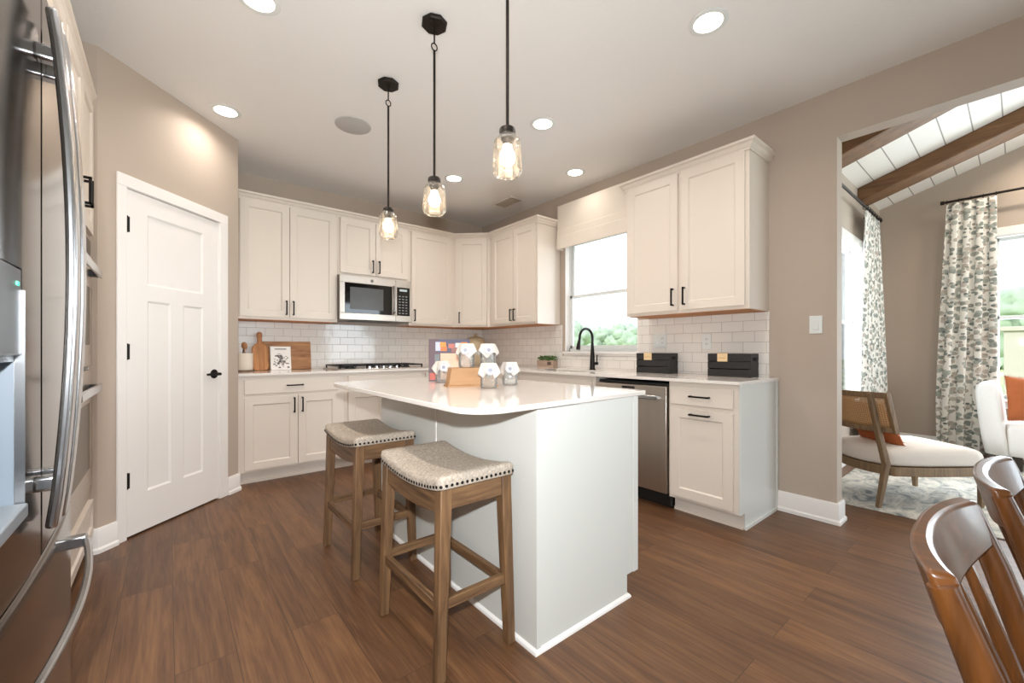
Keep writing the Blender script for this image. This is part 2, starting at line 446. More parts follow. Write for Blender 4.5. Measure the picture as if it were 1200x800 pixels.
    def build(s, name, m, parent=None, bevel=0, seg=2, smooth=True, solid=0, sub=0, ang=.6):
        bmesh.ops.recalc_face_normals(s.bm, faces=s.bm.faces)
        for f in s.bm.faces: f.smooth = smooth
        for e in s.bm.edges:
            if len(e.link_faces) == 2 and e.calc_face_angle(0) > ang: e.smooth = False
        me = bpy.data.meshes.new(name); s.bm.to_mesh(me); s.bm.free()
        o = bpy.data.objects.new(name, me); COL.objects.link(o)
        for q in (m if isinstance(m, (list, tuple)) else [m]): me.materials.append(q)
        if parent: o.parent = parent
        if solid:
            k = o.modifiers.new('solid', 'SOLIDIFY'); k.thickness = solid; k.offset = 0
        if bevel:
            k = o.modifiers.new('bevel', 'BEVEL'); k.width = bevel; k.segments = seg; k.limit_method = 'ANGLE'; k.angle_limit = .6
        if sub:
            k = o.modifiers.new('sub', 'SUBSURF'); k.levels = sub; k.render_levels = sub
        return o


def tag(o, label=None, cat=None, group=None, kind=None):
    if label: o['label'] = label
    if cat: o['category'] = cat
    if group: o['group'] = group
    if kind: o['kind'] = kind
    return o


def thing(name, label, cat, loc=(0, 0, 0), rz=0, group=None):
    o = bpy.data.objects.new(name, None); COL.objects.link(o); o.empty_display_size = .1
    o.location = loc; o.rotation_euler = (0, 0, rz)
    return tag(o, label, cat, group)


def struct(o, label=None):
    o['kind'] = 'structure'
    if label: o['label'] = label
    return o


def copy_tree(o, parent=None):
    c = o.copy(); COL.objects.link(c)
    if parent is not None: c.parent = parent
    for ch in list(o.children): copy_tree(ch, c)
    return c


RX = lambda a: Matrix.Rotation(a, 4, 'X')
RY = lambda a: Matrix.Rotation(a, 4, 'Y')
RZ = lambda a: Matrix.Rotation(a, 4, 'Z')
T = lambda x, y, z: Matrix.Translation((x, y, z))

# ================================================================== the room shell
HC = 2.76
struct(MB().box(-4.32, 3.9, -9.1, .1, -.12, 0).build('floor', M_FLOOR))
struct(MB().box(-4.32, .115, -9.1, .12, HC, HC + .12).build('ceiling', M_CEIL))
struct(MB().box(-4.32, .115, 0, .12, 0, HC).build('wall_back', M_WALL))
struct(MB().box(-4.32, -4.2, -9.1, 0, 0, HC).build('wall_left', M_WALL))
w = MB()
w.box(0, .115, -1.53, 0, 0, HC); w.box(0, .115, -2.43, -1.53, 0, 1.09); w.box(0, .115, -2.43, -1.53, 2.27, HC)
w.box(0, .115, -3.877, -2.43, 0, HC); w.box(0, .115, -7.4, -3.877, 2.456, HC); w.box(0, .115, -9.1, -7.4, 0, HC)
struct(w.build('wall_right', M_WALL))
w = MB()
w.box(-4.2, -3.05, -9.1, -9, 0, HC); w.box(-1.15, .115, -9.1, -9, 0, HC)
w.box(-3.05, -1.15, -9.1, -9, 0, .7); w.box(-3.05, -1.15, -9.1, -9, 2.2, HC)
struct(w.build('wall_front', M_WALL))
# pantry: short return, diagonal wall with the door, return to the back wall
R2 = 2 ** -.5
DX, DY, DL = -3.568, -1.419, 1.025
dp = lambda s, o=0: (DX + s * R2 + o * -R2, DY + s * R2 + o * R2)     # along the diagonal, o = behind it
w = MB()
w.wall((-4.2, DY), (DX, DY), .1, 0, HC)
w.prism([dp(0), dp(.142), dp(.142, .11), dp(-.04, .11)], 0, HC)
w.prism([dp(.842), dp(DL), dp(DL - .04, .11), dp(.842, .11)], 0, HC)
w.prism([dp(.142), dp(.842), dp(.842, .11), dp(.142, .11)], 2.058, HC)
w.wall((dp(DL)[0], dp(DL)[1]), (dp(DL)[0], 0), .1, 0, HC)
struct(w.build('wall_pantry', M_WALL))

BASE = [(0, 0), (.022, 0), (.022, .02), (.014, .03), (.014, .122), (.009, .134), (0, .134)]
struct(MB().sweep([(DX - .03, DY), (DX, DY), dp(.096)], BASE).build('baseboard_pantry', M_TRIM))
struct(MB().sweep([dp(.909), dp(DL), (dp(DL)[0], -.545)], BASE).build('baseboard_pantry_corner', M_TRIM))
struct(MB().sweep([(0, -3.545), (0, -3.877), (.115, -3.877), (.115, -3.56)], BASE).build('baseboard_right', M_TRIM))
struct(MB().sweep([(.115, -3.53), (3.4, -3.53), (3.4, -8.9)], BASE).build('baseboard_sunroom', M_TRIM))
struct(MB().sweep([(-4.2, -9), (-4.2, -3.96)], BASE).build('baseboard_left', M_TRIM))

# pantry door, local x along the diagonal
door = thing('door_1', 'white three panel pantry door on the diagonal wall', None, (DX, DY, 0), PI / 4)
door['kind'] = 'structure'
d = MB()
x0, x1, z0, z1 = .155, .829, .012, 2.045
yf, yr = .002, .037
d.box(x0, x1, yf + .008, yr, z0, z1)
for a, b, c, e in ((x0, .285, z0, z1), (.695, x1, z0, z1), (.285, .695, z0, .245), (.285, .695, 1.405, 1.50), (.285, .695, 1.93, z1), (.445, .535, .245, 1.405)):
    d.box(a, b, yf, yf + .014, c, e)
# sloped bead inside each panel
for a, b, c, e in ((.285, .445, .245, 1.405), (.535, .695, .245, 1.405), (.285, .695, 1.50, 1.93)):
    t = .012
    for q in ([(a, c), (b, c), (b - t, c + t), (a + t, c + t)], [(a, e), (b, e), (b - t, e - t), (a + t, e - t)],
              [(a, c), (a, e), (a + t, e - t), (a + t, c + t)], [(b, c), (b, e), (b - t, e - t), (b - t, c + t)]):
        d.face([d.bm.verts.new((px, yf + (.001 if k < 2 else .0078), pz)) for k, (px, pz) in enumerate(q)])
d.build('door_slab', M_TRIM, door)
c = MB()
c.box(.096, .150, -.012, 0, 0, 2.052); c.box(.836, .909, -.012, 0, 0, 2.052); c.box(.096, .909, -.012, 0, 2.052, 2.122)
c.box(.142, .153, -.002, .11, 0, 2.05); c.box(.831, .842, -.002, .11, 0, 2.05); c.box(.142, .842, -.002, .11, 2.049, 2.058)
c.build('door_casing', M_TRIM, door, bevel=.003)
for z in (1.84, 1.095, .339):
    MB().box(.1535, .174, -.002, .006, z - .045, z + .045).cyl((.158, .0, z - .048), (.158, .0, z + .048), .0065, n=10).build('hinge', M_BLK, door)
h = MB()
h.cyl((.79, .002, .93), (.79, -.002, .93), .033, n=24).cyl((.79, 0, .93), (.79, -.045, .93), .011)
h.tube([(.795, -.045, .93), (.76, -.048, .93), (.72, -.046, .932), (.685, -.04, .93)], [.011, .010, .009, .008], 10)
h.build('lever_handle', M_BLK, door)

# kitchen window in the right wall
win = thing('window_1', 'white double hung window over the sink', None, (0, -1.98, 1.09))
win['kind'] = 'structure'
hy, zt = .45, 1.18
f = MB()
f.box(.0, .112, hy - .012, hy, 0, zt).box(.0, .112, -hy, -hy + .012, 0, zt).box(0, .112, -hy, hy, zt - .012, zt)
f.build('jamb', M_TRIM, win)
f = MB(); f.box(-.035, .07, -hy - .03, hy + .012, -.024, 0).box(-.012, 0, -hy - .03, hy + .012, -.044, -.024)
f.build('window_stool', M_TRIM, win, bevel=.004)


def sash(parent, name, x0, x1, ya, yb, za, zb, t):
    g = MB()
    g.box(x0, x1, ya, ya + t, za, zb).box(x0, x1, yb - t, yb, za, zb).box(x0, x1, ya, yb, za, za + t).box(x0, x1, ya, yb, zb - t, zb)
    o = g.build(name, M_VINYL, parent, bevel=.003)
    xm = (x0 + x1) / 2
    MB().box(xm - .003, xm + .003, ya + t, yb - t, za + t, zb - t).build('pane', M_GLASS, o)
    return o


sash(win, 'lower_sash', .058, .083, -hy + .02, hy - .02, .03, .595, .032)
sash(win, 'upper_sash', .085, .108, -hy + .02, hy - .02, .565, zt - .02, .032)
g = MB(); g.box(.055, .112, -hy + .012, hy - .012, 0, .03); g.box(.055, .112, hy - .02, hy - .012, 0, zt).box(.055, .112, -hy + .012, -hy + .02, 0, zt)
g.build('window_frame', M_VINYL, win)

# ------------------------------------------------------------------ sunroom shell
YS, XF = -3.53, 3.4
EZ, SL = 2.80, .333
cz = lambda y: EZ + SL * (YS - y)
w = MB()
w.box(.115, 1.25, YS, YS + .12, 0, EZ + .05); w.box(1.25, 2.42, YS, YS + .12, 0, .6); w.box(1.25, 2.42, YS, YS + .12, 2.18, EZ + .05)
w.box(2.42, XF + .12, YS, YS + .12, 0, EZ + .05)
struct(w.build('wall_sunroom_side', M_WALL))
w = MB()
My = Matrix(((0, 0, 1, 0), (1, 0, 0, 0), (0, 1, 0, 0), (0, 0, 0, 1)))       # prism drawn in (y, z), extruded along x
for poly in ([(YS, 0), (YS, cz(YS)), (-4.43, cz(-4.43)), (-4.43, 0)], [(-4.43, 0), (-4.43, .6), (-6.0, .6), (-6.0, 0)],
             [(-4.43, 2.29), (-4.43, cz(-4.43)), (-6.0, cz(-6.0)), (-6.0, 2.29)], [(-6.0, 0), (-6.0, cz(-6.0)), (-9.1, cz(-9.1)), (-9.1, 0)]):
    w.prism(poly, XF, XF + .12, My)
struct(w.build('wall_sunroom_far', M_WALL))
w = MB()
w.prism([(YS + .12, cz(YS + .12)), (YS + .12, cz(YS + .12) + .12), (-9.1, cz(-9.1) + .12), (-9.1, cz(-9.1))], .115, XF + .12, My)
struct(w.build('ceiling_sunroom', M_SHIP))
w = MB()
w.prism([(-3.877, HC), (YS, EZ + .02), (-9.1, cz(-9.1)), (-9.1, HC)], .10, .115, My)
struct(w.build('wall_gable', M_WALL))
w = MB(); w.box(.115, .4, -9.1, -9, 0, 4.3); w.box(3.2, XF, -9.1, -9, 0, 4.6); w.box(.4, 3.2, -9.1, -9, 0, .4); w.box(.4, 3.2, -9.1, -9, 2.5, 4.6)
struct(w.build('wall_sunroom_end', M_WALL))
for xa, lb in ((2.31, 'dark stained ceiling beam beside the far curtain wall'), (.99, 'dark stained ceiling beam nearest the wide opening')):
    b = MB(); b.prism([(YS, cz(YS) - .145), (YS, cz(YS)), (-8.95, cz(-8.95)), (-8.95, cz(-8.95) - .145)], xa, xa + .29, My)
    tag(b.build('ceiling_beam', M_BEAM, bevel=.012), lb, 'beam', 'sunroom ceiling beams')


def casement(name, label, rect, loc, rz):
    """window in its hole; local x along the wall, local y into the wall"""
    wdt, za, zb = rect
    r = thing(name, label, None, loc, rz); r['kind'] = 'structure'
    g = MB()
    g.box(-.075, 0, -.018, 0, za - .02, zb).box(wdt, wdt + .075, -.018, 0, za - .02, zb).box(-.09, wdt + .09, -.02, 0, zb, zb + .085)
    g.box(-.09, wdt + .09, -.045, .06, za - .025, za).box(-.075, wdt + .075, -.016, 0, za - .1, za - .025)
    g.build('window_casing', M_TRIM, r, bevel=.004)
    g = MB(); g.box(0, .012, 0, .11, za, zb).box(wdt - .012, wdt, 0, .11, za, zb).box(0, wdt, 0, .11, zb - .012, zb)
    g.build('jamb', M_TRIM, r)
    zm = (za + zb) / 2
    for nm, ya, q0, q1 in (('lower_sash', .05, za, zm + .018), ('upper_sash', .078, zm - .018, zb - .012)):
        t = .035; g = MB()
        g.box(.014, .014 + t, ya, ya + .025, q0, q1).box(wdt - .014 - t, wdt - .014, ya, ya + .025, q0, q1)
        g.box(.014, wdt - .014, ya, ya + .025, q0, q0 + t).box(.014, wdt - .014, ya, ya + .025, q1 - t, q1)
        o = g.build(nm, M_VINYL, r, bevel=.003)
        MB().box(.014 + t, wdt - .014 - t, ya + .010, ya + .015, q0 + t, q1 - t).build('pane', M_GLASS, o)
    return r


casement('window_2', 'white window on the sunroom side wall behind the near curtain', (1.17, .6, 2.18), (1.25, YS, 0), 0)
casement('window_3', 'white window on the far sunroom wall above the armchair', (1.57, .6, 2.29), (XF, -4.43, 0), -PI / 2)

# ------------------------------------------------------------------ outdoors
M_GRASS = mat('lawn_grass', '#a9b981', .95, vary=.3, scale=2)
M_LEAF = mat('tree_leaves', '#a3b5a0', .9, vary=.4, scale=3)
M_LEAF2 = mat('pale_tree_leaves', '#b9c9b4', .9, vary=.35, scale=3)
M_BARK = mat('tree_bark', '#6b5846', .95, vary=.3, scale=8)
struct(MB().box(-60, 90, -60, 120, -.62, -.5).build('ground', M_GRASS))
struct(MB().box(36, 43, -60, 60, -.5, -.48).build('road', mat('pale_road', '#b9b4ac', .9)))


def blob(m, c, r, sq=1.0, n=10, amp=.35, seed=0.0):
    bm2 = bmesh.new(); bmesh.ops.create_icosphere(bm2, subdivisions=3, radius=1)
    vs = {}
    for v in bm2.verts:
        k = 1 + amp * mnoise.noise(v.co * 2.2 + Vector((seed, seed * 1.7, 0))) + amp * .5 * mnoise.noise(v.co * 6 + Vector((seed, 0, seed)))
        q = v.co * k * r; vs[v.index] = m.bm.verts.new((c[0] + q.x, c[1] + q.y, c[2] + q.z * sq))
    bm2.verts.ensure_lookup_table()
    for f in bm2.faces: m.face([vs[v.index] for v in f.verts])
    bm2.free()


def tree(name, label, x, y, h, r, m, group, seed):
    rt = thing(name, label, 'tree', (x, y, -.5), 0, group)
    MB().tube([(0, 0, 0), (.05, 0, h * .3), (0, .05, h * .6)], [.16, .12, .08], 8).build('trunk', M_BARK, rt)
    g = MB(); rn = random.Random(seed)
    blob(g, (0, 0, h * .62), r * .8, .9, seed=seed)
    for k in range(9):
        a = k * 2.4 + seed; z = h * (.45 + .45 * rn.random()); rr = r * (.62 if z < h * .75 else .4)
        blob(g, (math.cos(a) * rr, math.sin(a) * rr, z), r * (.35 + .2 * rn.random()), .85, seed=seed + k)
    g.build('crown', m, rt, ang=3)
    return rt


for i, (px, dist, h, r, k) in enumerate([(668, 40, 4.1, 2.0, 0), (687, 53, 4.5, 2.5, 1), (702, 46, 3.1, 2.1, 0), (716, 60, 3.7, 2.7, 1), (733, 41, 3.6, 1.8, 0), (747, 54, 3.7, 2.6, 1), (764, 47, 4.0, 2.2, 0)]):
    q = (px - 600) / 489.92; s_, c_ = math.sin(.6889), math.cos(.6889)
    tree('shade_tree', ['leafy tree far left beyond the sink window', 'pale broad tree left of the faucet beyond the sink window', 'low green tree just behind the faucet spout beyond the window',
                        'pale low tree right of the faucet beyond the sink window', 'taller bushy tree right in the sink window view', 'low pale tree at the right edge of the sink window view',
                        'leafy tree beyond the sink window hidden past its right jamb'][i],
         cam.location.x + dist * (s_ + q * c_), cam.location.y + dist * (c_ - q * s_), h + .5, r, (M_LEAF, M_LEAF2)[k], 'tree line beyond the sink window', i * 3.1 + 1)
tree('shade_tree', 'bright green round tree seen through the far sunroom window', 20.6, -4.95, 3.9, 1.7, M_LEAF, None, 41)
g = MB()
for k in range(8): blob(g, (0, -k * 1.7, .6), 1.0, .85, seed=60 + k)
o = g.build('hedge', M_LEAF2, ang=3); o.location = (50, .5, -.5); tag(o, 'low clipped hedge across the lawn outside the far sunroom window', 'hedge')
o = MB().box(-.2, .2, -.2, .2, 0, 2.15).box(-.27, .27, -.27, .27, 2.15, 2.28).build('garden_pillar', mat('pillar_stone', '#b7b2a8', .9), bevel=.02)
o.location = (15.5, -4.52, -.5); tag(o, 'grey stone pillar on the lawn in front of the green tree', 'pillar')

# ================================================================== cabinets
CD = .33          # wall cabinet depth


def pull(parent, x, z, yf, vert=True, ln=.13, name='handle'):
    m = MB(); h = ln / 2; t = .011
    if vert:
        m.box(x - t / 2, x + t / 2, yf - .034, yf - .023, z - h, z + h)
        for q in (-1, 1): m.box(x - t / 2, x + t / 2, yf - .034, yf, z + q * (h - .006) - .006, z + q * (h - .006) + .006)
    else:
        m.box(x - h, x + h, yf - .034, yf - .023, z - t / 2, z + t / 2)
        for q in (-1, 1): m.box(x + q * (h - .006) - .006, x + q * (h - .006) + .006, yf - .034, yf, z - t / 2, z + t / 2)
    return m.build(name, M_BLK, parent, bevel=.0015)


def shaker(parent, x0, x1, z0, z1, yf, name='door', slab=False, m=None, st=.058):
    """front between yf-.02 and yf, recessed centre panel"""
    d = MB()
    if slab: d.box(x0, x1, yf - .02, yf, z0, z1)
    else:
        for a, b, c, e in ((x0, x0 + st, z0, z1), (x1 - st, x1, z0, z1), (x0 + st, x1 - st, z0, z0 + st), (x0 + st, x1 - st, z1 - st, z1)):
            d.box(a, b, yf - .02, yf, c, e)
        d.box(x0 + st, x1 - st, yf - .011, yf - .002, z0 + st, z1 - st)
        t = .008; a, b, c, e = x0 + st, x1 - st, z0 + st, z1 - st      # chamfer round the panel
        for q in ([(a, c), (b, c), (b - t, c + t), (a + t, c + t)], [(a, e), (b, e), (b - t, e - t), (a + t, e - t)],
                  [(a, c), (a, e), (a + t, e - t), (a + t, c + t)], [(b, c), (b, e), (b - t, e - t), (b - t, c + t)]):
            d.face([d.bm.verts.new((px, yf - (.0195 if k < 2 else .0112), pz)) for k, (px, pz) in enumerate(q)])
    return d.build(name, m or M_CAB, parent, bevel=.002 if slab else 0)


def wallcab(label, loc, rz, w, z0, z1, doors, pulls, group, d=CD):
    r = thing('wall_cabinet', label, 'cabinet', (loc[0], loc[1], z0), rz, group)
    h = z1 - z0
    MB().box(0, w, -d, -.002, .004, h).build('cabinet_body', M_CAB, r)
    MB().box(.018, w - .018, -d + .02, -.01, 0, .0045).build('underside', M_UNDER, r)
    for (a, b), (px, pz) in zip(doors, pulls):
        o = shaker(r, a, b, .027, h - .03, -d)
        pull(o, px, pz, -d - .02)
    return r


def basecab(label, loc, rz, w, fronts, group, d=.61, toe=True, end=None):
    """fronts: (kind, x0, x1, z0, z1, pull or None)"""
    r = thing('base_cabinet', label, 'cabinet', (loc[0], loc[1], 0), rz, group)
    MB().box(0, w, -d, -.002, .102, .894).build('cabinet_body', M_CAB, r)
    k = MB(); k.box(.0, w, -d + .075, -.01, 0, .1015)
    if toe: k.box(0, w, -d + .063, -d + .075, 0, .018)
    k.build('toe_kick', M_CAB, r)
    for kind, a, b, z0, z1, pl in fronts:
        o = shaker(r, a, b, z0, z1, -d, kind, kind == 'drawer')
        if pl: pull(o, pl[0], pl[1], -d - .02, pl[2])
    return r


LW = -PI / 2      # rotation of things standing on the right wall
GU, GB = 'cream wall cabinets', 'cream base cabinets'
ZB, ZT = 1.375, 2.445
XA = -2.838
wallcab('tall two door cream wall cabinet left of the microwave', (XA, 0), 0, -1.98 - XA, ZB, ZT, [(.045, .428), (.434, .838)], [(.402, .115), (.460, .115)], GU)
wallcab('short two door cream wall cabinet directly above the microwave', (-1.979, 0), 0, .757, 1.85, ZT, [(.024, .376), (.382, .734)], [(.345, .115), (.412, .115)], GU)
wallcab('single door cream wall cabinet right of the microwave', (-1.221, 0), 0, .591, ZB, ZT, [(.026, .535)], [(.055, .115)], GU)
# diagonal corner cabinet
rc = thing('wall_cabinet', 'narrow diagonal cream wall cabinet in the corner of the room', 'cabinet', (-.63, -CD, ZB), -PI / 4, GU)
Mi = (T(-.63, -CD, 0) @ RZ(-PI / 4)).inverted()
MB().prism([(-.002, -.002), (-.629, -.002), (-.629, -CD), (-CD, -.629), (-.002, -.629)], .004, ZT - ZB, Mi).build('cabinet_body', M_CAB, rc)
MB().prism([(-.02, -.02), (-.61, -.02), (-.61, -.31), (-.31, -.61), (-.02, -.61)], 0, .0045, Mi).build('underside', M_UNDER, rc)
o = shaker(rc, .035, .389, .027, ZT - ZB - .03, 0); pull(o, .064, .115, -.02)
wallcab('two door cream wall cabinet between the corner and the sink window', (0, -.631), LW, 1.456 - .631, ZB, ZT, [(.07, .452), (.458, .80)], [(.425, .115), (.485, .115)], GU)
r5 = wallcab('big two door cream wall cabinet right of the sink window', (0, -2.537), LW, .95, ZB, ZT, [(.024, .458), (.485, .926)], [(.425, .125), (.515, .125)], GU)
CROWN = [(0, 2.418), (.010, 2.418), (.012, 2.432), (.022, 2.440), (.030, 2.458), (.045, 2.466), (.047, 2.482), (0, 2.482)]
cw = MB(); cw.sweep([(0, 0), (0, -CD), (.95, -CD), (.95, 0)], [(o_, z_ - ZB) for o_, z_ in CROWN]); cw.build('crown', M_CAB, r5)
cw = MB(); cw.sweep([(XA, -CD), (-.63, -CD), (-CD, -.63), (-CD, -1.456), (0, -1.456)], [(o_ + .001, z_) for o_, z_ in CROWN])
tag(cw.build('crown_molding', M_CAB), 'cream crown molding running along the tops of the corner wall cabinets', 'molding')

# base run
ZD0, ZD1 = .125, .715
basecab('cream base cabinet under the cutting boards, drawer over two doors', (XA, 0), 0, -2.0 - XA, [('drawer', .045, .785, .742, .862, (.415, .805, False)), ('door', .045, .437, ZD0, ZD1, (.408, .635, True)),
        ('door', .443, .785, ZD0, ZD1, (.472, .635, True))], GB)
basecab('cream base cabinet under the gas cooktop, partly behind the island', (-1.999, 0), 0, .799, [('drawer', .03, .77, .742, .862, None), ('door', .03, .397, ZD0, ZD1, (.368, .635, True)),
        ('door', .403, .77, ZD0, ZD1, (.432, .635, True))], GB)
basecab('cream base cabinet in the corner behind the jars on the island', (-1.199, 0), 0, 1.195, [('drawer', .03, .55, .742, .862, (.29, .805, False)), ('door', .03, .55, ZD0, ZD1, (.06, .635, True))], GB)
basecab('cream base cabinet between the corner and the sink', (0, -.632), LW, .885, [('door', .06, .855, ZD0, .862, (.82, .75, True))], GB)
sb_ = basecab('cream sink base cabinet under the window', (0, -1.518), LW, .925, [('drawer', .03, .895, .742, .862, None), ('door', .03, .459, ZD0, ZD1, (.43, .635, True)), ('door', .465, .895, ZD0, ZD1, (.495, .635, True))], GB)
bpy.data.objects.remove([c for c in sb_.children if c.name.startswith('cabinet_body')][0])
MB().box(0, .925, -.61, -.59, .102, .894).box(0, .018, -.59, -.002, .102, .894).box(.907, .925, -.59, -.002, .102, .894).box(.018, .907, -.59, -.002, .102, .12).box(.018, .907, -.02, -.002, .12, .894).build('cabinet_body', M_CAB, sb_)
re = basecab('cream base cabinet at the end of the run, right of the dishwasher', (0, -3.082), LW, .452, [('drawer', .022, .425, .742, .862, (.225, .803, False)), ('door', .022, .425, ZD0, ZD1, (.225, .685, False))], GB)
k = MB(); k.box(.4525, .458, -.610, -.004, .102, .894).box(.4525, .458, -.535, -.004, 0, .102).box(.458, .468, -.540, -.004, 0, .018).box(.458, .468, -.022, -.004, .018, .894)
k.build('end_panel', M_ISL, re)

# worktop, one L shaped slab with the sink cut out
ct = MB()

ct.box(XA, -.65, -.65, -.012, .8945, .9145)
SY0, SY1, SX0, SX1 = -2.24, -1.56, -.53, -.17
ct.box(-.65, -.012, SY1, -.012, .8945, .9145); ct.box(-.65, SX0, SY0, SY1, .8945, .9145); ct.box(SX1, -.012, SY0, SY1, .8945, .9145); ct.box(-.65, -.012, -3.556, SY0, .8945, .9145)
bmesh.ops.remove_doubles(ct.bm, verts=ct.bm.verts, dist=.0005)
tag(ct.build('countertop', M_QUARTZ), 'white quartz L shaped countertop along the back and window walls', 'countertop')
sk = MB(); t = .004
sk.box(SX0 - t, SX0, SY0 - t, SY1 + t, .70, .894).box(SX1, SX1 + t, SY0 - t, SY1 + t, .70, .894).box(SX0, SX1, SY0 - t, SY0, .70, .894).box(SX0, SX1, SY1, SY1 + t, .70, .894).box(SX0, SX1, SY0, SY1, .696, .70)
o = sk.build('sink', M_STEEL); tag(o, 'undermount steel sink set in the counter below the window', 'sink')
MB().cyl((-.35, -1.9, .7), (-.35, -1.9, .703), .045, n=24).build('drain', M_CHROME, o)

# tile
b = MB().box(-2.838, 0, -.011, -.0005, .915, 1.374)
tag(b.build('tile_backsplash', M_TILE_X), 'glossy white subway tile backsplash behind the cooktop', 'backsplash')
b = MB()
b.box(-.0105, -.0005, -1.495, -.0115, .915, 1.374).box(-.0105, -.0005, -2.435, -1.495, .915, 1.044).box(-.0105, -.0005, -3.488, -2.435, .915, 1.374)
b.box(-.0125, -.0005, -3.494, -3.488, .915, 1.374)
tag(b.build('tile_backsplash', M_TILE_Y), 'glossy white subway tile backsplash on the window wall', 'backsplash')


def plate(name, label, cat, loc, rz, w, h, kind):
    r = thing(name, label, cat, loc, rz)
    MB().box(-w / 2, w / 2, -.006, 0, -h / 2, h / 2).build('cover_plate', M_VINYL, r, bevel=.003)
    n = round(w / .062) if w > .1 else 1
    for k in range(n):
        x = (k - (n - 1) / 2) * .046
        if kind[k] == 's':
            MB().box(x - .0165, x + .0165, -.009, -.005, -.033, .033).build('rocker', M_VINYL, r, bevel=.002)
        else:
            q = MB().box(x - .0165, x + .0165, -.0085, -.005, -.033, .033).build('receptacle', M_VINYL, r, bevel=.002)
            for z in (-.018, .018):
                MB().box(x - .007, x - .0045, -.0092, -.008, z - .005, z + .005).box(x + .0045, x + .007, -.0092, -.008, z - .005, z + .005).build('slot', M_BLACK, q)
    return r


plate('outlet', 'white double wall plate on tile behind the left black crate', 'outlet', (-.0115, -2.655, 1.185), LW, .117, .117, 'so')
plate('outlet', 'white single outlet plate on tile between the two black crates', 'outlet', (-.0115, -3.054, 1.172), LW, .072, .117, 'o')
plate('light_switch', 'white light switch plate on the bare beige wall beside the opening', 'switch', (-.0005, -3.766, 1.27), LW, .072, .117, 's')

# ------------------------------------------------------------------ island
isl = thing('kitchen_island', 'white painted kitchen island cabinet with plain end panel', 'island', (-2.239, -3.496, 0))
IW, IL = .631, 1.431
m_ = MB(); m_.box(.02, IW - .02, .02, IL - .003, .1, .894); m_.build('cabinet_body', M_ISL, isl)
MB().box(.02, IW - .075, .02, IL - .003, 0, .1).build('toe_kick', M_ISL, isl)
MB().box(0, .02, 0, .730, 0, .894).build('back_panel', M_ISL, isl, bevel=.0015)
MB().box(0, .02, .740, IL, 0, .894).build('back_panel', M_ISL, isl, bevel=.0015)
MB().box(-.003, .021, .7295, .7405, 0, .894).build('batten', M_TRIM, isl)
e_ = MB(); e_.prism([(.021, .1), (IW - .035, .1), (IW - .035, .894), (.021, .894)], 0, .02, Matrix(((1, 0, 0, 0), (0, 0, 1, 0), (0, 1, 0, 0), (0, 0, 0, 1))))
e_.box(.021, IW - .078, 0, .02, 0, .1)
e_.build('end_panel', M_ISL, isl)
MB().box(0, .021, -.004, .0, 0, .894).box(IW - .035, IW, -.004, .02, .1, .894).build('corner_stile', M_ISL, isl)
MB().sweep([(IW - .075, .06), (IW - .075, 0), (0, 0), (0, IL)][::-1], [(0, 0), (.012, 0), (.011, .008), (.005, .016), (0, .018)]).build('shoe_molding', M_TRIM, isl)
def isl_front(nm, ya, yb, z0, z1, slab):
    d = MB(); st = .058; x = IW
    if slab: d.box(x - .02, x, ya, yb, z0, z1)
    else:
        d.box(x - .02, x, ya, ya + st, z0, z1).box(x - .02, x, yb - st, yb, z0, z1).box(x - .02, x, ya, yb, z0, z0 + st).box(x - .02, x, ya, yb, z1 - st, z1).box(x - .02, x - .009, ya, yb, z0, z1)
    o = d.build(nm, M_ISL, isl)
    ym = (ya + yb) / 2 if slab else yb - .03
    k = MB()
    if slab: k.box(x, x + .034, ym - .06, ym - .05, (z0 + z1) / 2 - .005, (z0 + z1) / 2 + .005).box(x, x + .034, ym + .05, ym + .06, (z0 + z1) / 2 - .005, (z0 + z1) / 2 + .005).box(x + .024, x + .034, ym - .06, ym + .06, (z0 + z1) / 2 - .005, (z0 + z1) / 2 + .005)
    else: k.box(x, x + .034, ym - .005, ym + .005, z1 - .16, z1 - .15).box(x, x + .034, ym - .005, ym + .005, z1 - .05, z1 - .04).box(x + .024, x + .034, ym - .005, ym + .005, z1 - .16, z1 - .04)
    k.build('handle', M_BLK, o)
for ya in (.04, .735):
    isl_front('drawer', ya, ya + .665, .742, .862, True); isl_front('door', ya, ya + .33, ZD0, ZD1, False); isl_front('door', ya + .335, ya + .665, ZD0, ZD1, False)

# island top, rounded on the stool side
pts = []
X0, X1, Y0, Y1, RR = -2.542, -1.535, -3.533, -2.02, .13
def arc(cx, cy, r, a0, a1, n=14): return [(cx + r * math.cos(math.radians(a0 + (a1 - a0) * k / n)), cy + r * math.sin(math.radians(a0 + (a1 - a0) * k / n))) for k in range(n + 1)]
pts = arc(X0 + RR, Y0 + RR, RR, 180, 270) + arc(X1 - .012, Y0 + .012 + .035, .012, 270, 360, 4) + arc(X1 - .012, Y1 - .012, .012, 0, 90, 4) + arc(X0 + RR, Y1 - RR, RR, 90, 180)
it = MB(); it.prism(pts, .8945, .9145)
tag(it.build('island_countertop', M_QUARTZ, bevel=.003), 'white quartz island countertop with rounded overhang above the stools', 'countertop')

